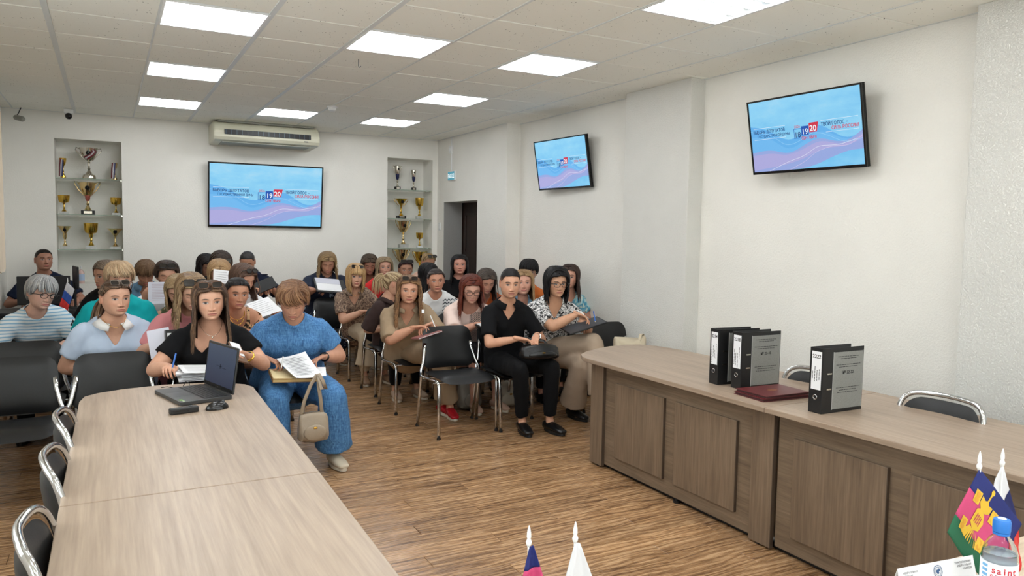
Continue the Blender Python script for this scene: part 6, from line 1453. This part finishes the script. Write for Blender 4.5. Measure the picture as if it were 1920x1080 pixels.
ts = NT('laptop_screen'); ts.base((0, 0, 0, 1)); ts.b.inputs['Roughness'].default_value = .35; xx = ts.xyz(); cc = ts.ramp(ts.math('ADD', ts.math('MULTIPLY', xx[1], 3), .5), [(.1, (38, 42, 66)), (.45, (44, 58, 84)), (.9, (54, 72, 98))]); ts.l(cc, ts.b.inputs['Emission Color']); ts.b.inputs['Emission Strength'].default_value = .8
obj('screen', MB().box((-W2+.012, -.094, .0042), (W2-.012, .104, .0045)), ts.m, lid)
icon = emis('screen_icon', (18, 24, 38), .8); im = MB(); im.box((-.016, -.002, .0046), (.016, .002, .0048)); im.box((-.004, -.012, .0046), (.004, .012, .0048)); im.box((-.05, .0, .0046), (-.022, .002, .0048)); im.box((.022, -.006, .0046), (.07, -.004, .0048)); obj('icon', im, icon, lid)
obj('logo', MB().box((-.003, -.107, .0042), (.003, -.100, .0046)), M_silver, lid)
e = empty('computer_mouse', 'black computer mouse beside the laptop', 'mouse', (.437, 3.702, .752), rz=R(-70))
mv = MB().ell((0, 0, .003), (.031, .055, .034), n=24); mv.v[0][:, 2] = np.maximum(mv.v[0][:, 2], 0); obj('shell', mv, M_blackgloss, e, smooth=True)
obj('side_grip', MB().ell((.0, -.002, .006), (.0325, .04, .018), n=20), M_darkgrey, e, smooth=True); obj('wheel', MB().tube([(-.003, .03, .033), (.003, .03, .033)], .006, n=10), M_darkgrey, e, smooth=True)
e = empty('remote_clicker', 'small black elongated holder lying in front of the laptop', 'remote', (.292, 3.680, .752), rz=R(12))
obj('case', MB().box((-.062, -.019, 0), (.062, .019, .028)), M_plast, e, bevel=.006, seg=3); obj('slot', MB().box((-.05, -.0195, .012), (.02, -.0188, .018)), M_blackgloss, e); obj('button', MB().lathe([(.010, .028), (.010, .031), (.007, .032)], 14, (.03, 0, 0)), M_darkgrey, e)
tag(obj('cable', MB().tube([(.235, 4.30, .756), (.26, 4.27, .764), (.30, 4.24, .758), (.33, 4.20, .757)], .0022, n=8), M_plast, None, smooth=True), 'thin black cable behind the laptop keyboard', 'cable')
tag(obj('cable', MB().tube([(.34, 4.30, .756), (.355, 4.32, .775), (.37, 4.29, .768), (.365, 4.26, .756), (.385, 4.22, .757)], .0022, n=8), M_plast, None, smooth=True), 'looped black cable beside the laptop lid', 'cable')
tag(obj('cable', MB().tube([(-.9, 2.75, .004), (-.6, 2.66, .004), (-.40, 2.67, .004), (-.28, 2.62, .004), (-.20, 2.66, .004)], .004, n=8), M_plast, None, smooth=True), 'black cable on the floor by the left chairs', 'cable')
# ================================================================ binders and red folders on the long desk
M_bind = mat('binder_black', (16, 16, 17), .45); M_pocket = mat('grey_pocket_page', (128, 128, 124), .35, var=.15, vscale=240, spec=.7)
def binder(x, y, label, num, no, rz=0):
    e = empty('ring_binder', label, 'binder', (x, y, .750), rz=rz, group='black ring binders on the long desk'); T, L, Hh = .078, .285, .318
    obj('cover', MB().box((0, 0, .001), (L, .003, Hh)).box((0, T-.003, .001), (L, T, Hh)).box((0, .003, .001), (.003, T-.003, Hh)), M_bind, e, bevel=.001)
    obj('page_block', MB().box((.012, .010, .004), (L-.02, T-.012, Hh-.016)), M_paper, e)
    lb = obj('spine_label', MB().box((-.0012, .009, .115), (0, T-.012, .300)), M_paper, e)
    text('number', num, .025, M_ink, lb, (-.0016, T/2-.0015, .268), rot=(PI/2, 0, -PI/2), bold=.0008)
    pb = MB(); random.seed(len(label)+ord(num[-1]))
    for k in range(4):
        yy = .018+k*.013; z0 = random.uniform(.12, .17); z1 = random.uniform(.19, .25); zz = z0
        while zz < z1: q = random.uniform(.006, .02); pb.box((-.0018, yy, zz), (-.0013, yy+.003, zz+q)); zz += q+.003
    obj('print', pb, M_ink, lb)
    obj('finger_ring', MB().tube([(-.001, T/2+.011*math.cos(a), .078+.011*math.sin(a)) for a in np.linspace(0, 2*PI, 20, endpoint=False)], .0018, n=6, closed=True), M_chrome, e, smooth=True)
    for z in (.115, .190): obj('rivet_clip', MB().box((.030, -.0025, z), (.062, 0, z+.007)), M_silver, e, bevel=.0008)
    pk = obj('front_pocket', MB().box((.072, -.0015, .018), (L-.008, 0, Hh-.022)), M_pocket, e)
    fr = MB(); fr.box((.069, -.002, .016), (.072, 0, Hh-.020)); fr.box((L-.008, -.002, .016), (L-.006, 0, Hh-.02)); obj('pocket_rim', fr, mat('clear_rim', (170, 170, 168), .2), e)
    cx = (.072+L-.008)/2
    text('title', no, .021, M_ink, pk, (cx, -.0020, .188), bold=.0006)
    tb = MB()
    for zz, ws in ((.272, .15), (.262, .11), (.232, .17), (.221, .13), (.120, .16), (.108, .12), (.096, .14)):
        x0 = cx-ws/2
        while x0 < cx+ws/2: q = random.uniform(.008, .022); tb.box((x0, -.0021, zz), (min(x0+q, cx+ws/2), -.0016, zz+.0028)); x0 += q+.003
    obj('print', tb, M_ink, pk)
    return e
binder(3.037, 3.165, 'black binder numbered 2214, leftmost and farthest of the three on the desk', '2214', '№ 22-14', R(-6))
binder(3.066, 3.015, 'black binder numbered 2218, standing in front of the leftmost binder', '2218', '№ 22-18', R(-2))
binder(3.000, 2.428, 'black binder numbered 2222, standing alone on the right', '2222', '№ 22-22', R(-1))
M_red = mat('burgundy_leatherette', (92, 26, 30), .4, bump=(120, .1)); M_crest = mat('faded_gold_print', (150, 96, 58), .4, .4)
for k, (z, l) in enumerate(((.7505, 'lower burgundy folder under the one with the crest'), (.7665, 'upper burgundy folder with a faint gold crest, lying beside the binders'))):
    e = empty('red_folder', l, 'folder', (3.105+.006*k, 2.835-.004*k, z), rz=R(-4+2*k), group='burgundy folders on the long desk')
    obj('cover', MB().box((-.155, -.112, 0), (.155, .112, .003)).box((-.155, -.112, .012), (.155, .112, .015)).box((.152, -.112, .003), (.155, .112, .012)), M_red, e, bevel=.001)
    obj('page_block', MB().box((-.148, -.107, .003), (.15, .107, .012)), mat('dark_page_edge', (70, 40, 40), .7), e)
    if k:
        cr_ = MB(); cr_.lathe([(.018, .0152), (.018, .0156), (.013, .0157)], 20, (0, 0, 0)); 
        for s in (-1, 1): cr_.box((s*.022-.006, -.010, .0151), (s*.022+.006, .012, .0155)); cr_.box((s*.012-.003, .014, .0151), (s*.012+.003, .021, .0155))
        obj('crest', cr_, M_crest, e)
# ================================================================ little flags
def flag(label, pole_top, pole_base, a, b, v, cols, emblem=False, nfold=1.2, amp=.008, th=.0008, tail=0, taper=0):
    """a at the finial, edge a-b along the hoist, v the direction the stripes run"""
    a, b, v = map(np.array, (a, b, v)); e = empty('table_flag', label, 'flag', tuple(pole_base)); o0 = np.array(pole_base)
    pt_ = np.array(pole_top)-o0
    obj('pole', MB().tube([(0, 0, .012), tuple(pt_-np.array([0, 0, .012]))], .0028, n=10), M_white, e, smooth=True)
    fz = MB().lathe([(.0035, -.016), (.0052, -.012), (.0062, -.007), (.0045, -.003), (.0034, 0), (.0046, .003), (.0042, .012), (.0026, .020), (.0008, .027)], 14, tuple(pt_-np.array([0, 0, .014]))); obj('finial', fz, M_white, e, smooth=True)
    obj('base', MB().lathe([(.042, 0), (.042, .006), (.030, .012), (.012, .017), (.008, .022)], 24), M_white, e, smooth='auto')
    nrm_ = nrm(np.cross(b-a, v)); ns = 24
    def pt(u, s): w_ = 1 if not taper else .12+.88*min(1, u*taper); return a+(b-a)*u+v*s*w_+nrm_*amp*(math.sin(s*nfold*2*PI+u*1.5)*(.3+u)+.4*math.sin(u*7+s*3))*min(1, s*3+u)-o0
    for k, (u0, u1, m) in enumerate(cols):
        V = [pt(u0+(u1-u0)*i/8, j/ns) for i in range(9) for j in range(ns+1)]; F = [(i*(ns+1)+j, i*(ns+1)+j+1, (i+1)*(ns+1)+j+1, (i+1)*(ns+1)+j) for i in range(8) for j in range(ns)]
        s_ = obj('flag_stripe', MB().add(V, F), m, e, smooth=True); so = s_.modifiers.new('t', 'SOLIDIFY'); so.thickness = th; so.offset = 0
    if emblem:
        my, mo = mat('emblem_yellow', (214, 172, 44), .6), mat('emblem_amber', (206, 148, 34), .6)
        def poly(P, m, nm='emblem', off=.0016):
            P = [(.04+.90*s0, .36+(u0-.53)*.95) for u0, s0 in P]
            for sg in (1, -1): obj(nm, MB().add([pt(u, s)+nrm_*off*sg for u, s in P], [tuple(range(len(P)))]), m, e)
        def circ(u, s, r, m, off=.002): poly([(u+r*math.cos(q)*1.0, s+r*1.15*math.sin(q)) for q in np.linspace(0, 2*PI, 14, endpoint=False)], m, off=off)
        poly([(.42, .40), (.42, .62), (.53, .68), (.64, .62), (.66, .48), (.60, .38), (.50, .34)], my)          # shield
        poly([(.47, .36), (.40, .30), (.40, .20), (.48, .22), (.53, .18), (.58, .22), (.66, .20), (.66, .30), (.59, .36)], my)   # crown
        for s0, u0, u1 in ((.20, .26, .38), (.66, .26, .38), (.20, .68, .80), (.66, .68, .80)):
            poly([(u0, s0), (u0+.02, s0+.19), (u1+.02, s0+.17), (u1, s0-.02)], my); circ((u0+u1)/2+.01, s0+.05, .036, mo); circ((u0+u1)/2+.01, s0+.125, .036, mo)
        for q in range(9):
            t_ = -.9+q*.225; poly([(.53+.10*math.sin(t_), .66), (.53+.26*math.sin(t_), .80+.06*math.cos(t_)), (.53+.22*math.sin(t_)+.02, .84+.03*math.cos(t_)), (.53+.09*math.sin(t_)+.02, .68)], my)
        poly([(.515, .06), (.545, .06), (.545, .20), (.515, .20)], my)
        red = mat('emblem_red', (176, 40, 84), .6)
        for k in range(4): poly([(.47+.035*k, .44), (.485+.035*k, .44), (.485+.035*k, .58), (.47+.035*k, .58)], red, off=.0026)
        circ(.53, .04, .035, my)
    return e
fb, fr_, fg = mat('flag_blue', (16, 30, 100), .7), mat('flag_raspberry', (192, 62, 108), .7), mat('flag_green', (20, 92, 60), .7)
fw, fbl, frd = mat('flag_white', (214, 214, 218), .6), mat('flag_russian_blue', (14, 24, 84), .7), mat('flag_red', (206, 44, 40), .6)
flag('little blue, raspberry and green flag with yellow emblem, rightmost beside the water bottle', (1.746, .977, 1.105), (1.762, .962, .770), (1.7455, .9754, 1.0785), (1.6532, .9906, .9408), (.090, -.050, -.128), [(0, .30, fb), (.30, .72, fr_), (.72, 1.0, fg)], emblem=True, amp=.004)
flag('little white, blue and red flag behind the raspberry flag at the right', (1.8757, .997, 1.090), (1.878, .995, .770), (1.8753, .9958, 1.0682), (1.9397, .9669, .8678), (-.052, .004, -.125), [(0, .33, fw), (.33, .66, fbl), (.66, 1.0, frd)], amp=.010)
flag('little blue and raspberry flag at the bottom centre of the photo', (.7285, 1.2657, 1.005), (.7290, 1.263, .770), (.7288, 1.2631, .9763), (.690, 1.274, .79), (.060, -.026, .018), [(0, .27, fb), (.27, .66, fr_), (.66, 1, fg)], amp=.006, taper=1.6)
flag('little white flag at the bottom centre of the photo, right of the raspberry one', (.8101, 1.2226, 1.014), (.8098, 1.222, .770), (.8086, 1.2211, .9862), (.762, 1.238, .79), (.078, -.036, -.020), [(0, .52, fw), (.52, .78, fbl), (.78, 1, frd)], amp=.006, taper=1.8)
# hanging flag by the monitor far left
flag('small hanging white, blue and red flag beside the black monitor at the far left', (-.33, 8.05, 1.10), (-.33, 8.05, .74), (-.335, 8.04, 1.075), (-.40, 8.02, .86), (.06, -.01, -.07), [(0, .34, fw), (.34, .67, mat('flag_blue_far', (40, 84, 170), .6)), (.67, 1.0, frd)], amp=.006)
# ================================================================ bottle and name card
e = empty('water_bottle', 'clear water bottle with blue cap at the bottom right corner', 'bottle', (1.664, .877, .770))
obj('bottle_body', MB().lathe([(.001, .001), (.030, .001), (.0345, .008), (.0345, .06), (.033, .066), (.0345, .072), (.0345, .150), (.0335, .166), (.029, .182), (.021, .196), (.0135, .204), (.0125, .222), (.0105, .222), (.0105, .204), (.019, .194), (.027, .180), (.0315, .165), (.0325, .150), (.0325, .01), (.028, .004), (.001, .004)], 40), M_pet, e, smooth='auto')
obj('water', MB().lathe([(.001, .005), (.0275, .005), (.0318, .011), (.0318, .150), (.0306, .1675), (.001, .1675)], 32), glass_mat('water', (246, 250, 252), 0, 1.33), e, smooth='auto')
lbl = obj('label', MB().lathe([(.0350, .075), (.0350, .1495)], 40), mat('bottle_label_white', (226, 228, 232), .45), e, smooth=True)
cp = MB(); cp.lathe([(.0165, .212), (.0172, .216), (.0172, .232), (.0155, .238), (.012, .2395)], 32); obj('cap', cp, mat('cap_blue', (38, 118, 204), .4), e, smooth='auto'); obj('cap_ring', MB().lathe([(.0162, .206), (.0162, .211)], 28), MATS['cap_blue'], e)
obj('cap_print', MB().lathe([(.0085, .2395), (.0085, .2400)], 20), M_white, e)
ang = math.atan2(-1.664, .877*1.0)  # facing the camera side of the label
def wrap_text(s, size, z, m, a0, bold=.0006):
    # letters set one by one round the bottle
    adv = size*(.50 if s.islower() else .66); tot = adv*len(s)
    for k, ch in enumerate(s):
        a = a0+(k-(len(s)-1)/2)*adv/.0355; p = (.0356*math.cos(a), .0356*math.sin(a), z)
        text('letter', ch, size, m, e, p, rot=(PI/2, 0, a+PI/2), bold=bold)
acam = math.atan2(-.877, -1.664)
wrap_text('saint', .0200, .130, mat('label_red', (196, 40, 56), .5), acam+.30); wrap_text('SPRING', .0140, .1165, mat('label_red', (196, 40, 56), .5), acam+.30)
bb = MB(); 
for k in range(4): bb.tube([(.0354*math.cos(a), .0354*math.sin(a), .142-.010*k) for a in np.linspace(acam-.62, acam-.98, 6)], [(.0004, .0035)]*6, n=6)
obj('blue_text_block', bb, mat('label_blue', (110, 168, 214), .5), e)
e = empty('name_card', 'white folded name card with a round blue seal at the bottom right', 'name card', (1.600, .975, .770), rz=R(-8))
cd = MB(); w2, hh, dd = .112, .118, .034
cd.add([(-w2, -dd, 0), (w2, -dd, 0), (w2, 0, hh), (-w2, 0, hh), (-w2, dd, 0), (w2, dd, 0)], [(0, 1, 2, 3), (3, 2, 5, 4)]); co = obj('card', cd, M_paper, e); so = co.modifiers.new('t', 'SOLIDIFY'); so.thickness = .0018
sl_ = math.atan2(dd, hh); seal = mat('seal_blue', (52, 84, 128), .5)
def on_card(u, v, off=.0016): f = v/math.hypot(hh, dd); return (u, -dd*(1-f)-off*math.cos(sl_), hh*f+off*math.sin(sl_))
L_ = math.hypot(hh, dd)
for r0, r1 in ((.0115, .0130), (.0085, .0093)):
    V = []; 
    for k in range(28): a = 2*PI*k/28; V += [on_card(.000+r0*math.cos(a), L_-.020+r0*math.sin(a)), on_card(.000+r1*math.cos(a), L_-.020+r1*math.sin(a))]
    obj('seal_ring', MB().add(V, [(2*k, 2*k+1, (2*k+3) % 56, (2*k+2) % 56) for k in range(28)]), seal, e)
obj('seal_bird', MB().add([on_card(u*.001, L_-.020+v*.001) for u, v in ((-6, 1), (-2, 4), (0, 2), (3, 6), (6, 4), (5, 0), (2, -1), (3, -4), (0, -6), (-3, -5), (-5, -2))], [tuple(range(11))]), seal, e)
tr = (PI/2-sl_, 0, 0)
for s, u, v, sz, al in (('ИЗБИРАТЕЛЬНАЯ', -.10, L_-.014, .0055, 'LEFT'), ('КОМИССИЯ', -.10, L_-.021, .0055, 'LEFT'), ('ТЕРРИТОРИАЛЬНАЯ', .10, L_-.012, .0055, 'RIGHT'), ('ИЗБИРАТЕЛЬНАЯ', .10, L_-.019, .0055, 'RIGHT'), ('КОМИССИЯ', .10, L_-.026, .0055, 'RIGHT')):
    text('lettering', s, sz, M_inkgrey, e, on_card(u, v), rot=tr, align=al)
# ================================================================ operator's corner
e = empty('operator_desk', 'low dark desk with the monitors in the back left corner', 'desk', (-.60, 8.88, 0))
obj('desktop', MB().box((-.37, -.25, .715), (.36, .25, .74)), M_plast, e, bevel=.003); obj('side_panel', MB().box((-.36, -.23, 0), (-.34, .23, .715)), M_plast, e); obj('side_panel', MB().box((.33, -.23, 0), (.35, .23, .715)), M_plast, e); obj('front_panel', MB().box((-.34, -.21, .2), (.33, -.19, .715)), M_plast, e)
e = empty('monitor', 'black monitor seen from behind in front of the man in the dark blue shirt', 'monitor', (-.565, 8.80, .74)); obj('housing', MB().box((-.228, -.012, .06), (.228, .018, .345)).box((-.12, -.035, .12), (.12, -.012, .28)), M_plast, e, bevel=.006)
obj('stand', MB().box((-.03, -.02, .01), (.03, 0, .12)), M_plast, e); obj('foot', MB().lathe([(.10, 0), (.10, .008), (.03, .014)], 24, sy=.7), M_plast, e, smooth='auto')
e = empty('monitor', 'thin black screen seen edge on beside the pump bottle', 'monitor', (-.295, 9.02, .74), rz=R(100)); obj('housing', MB().box((-.15, -.008, .20), (.15, .010, .43)), M_plast, e, bevel=.004); obj('stand', MB().box((-.02, 0, .01), (.02, .02, .26)), M_plast, e); obj('foot', MB().box((-.07, -.05, 0), (.07, .07, .01)), M_plast, e, bevel=.004)
e = empty('box_unit', 'black box unit on the floor beside the operator desk', 'box', (-.02, 8.55, 0)); obj('case', MB().box((-.10, -.15, .005), (.10, .15, .80)), M_plast, e, bevel=.006); obj('front_grille', MB().box((-.085, -.153, .05), (.085, -.150, .70)), M_darkgrey, e); obj('button', MB().box((-.01, -.154, .74), (.01, -.15, .76)), M_silver, e)
chair(-.58, 9.66, 'black chair under the man in the back left corner', 'black stacking chairs of the left block')

fonts_to_mesh()
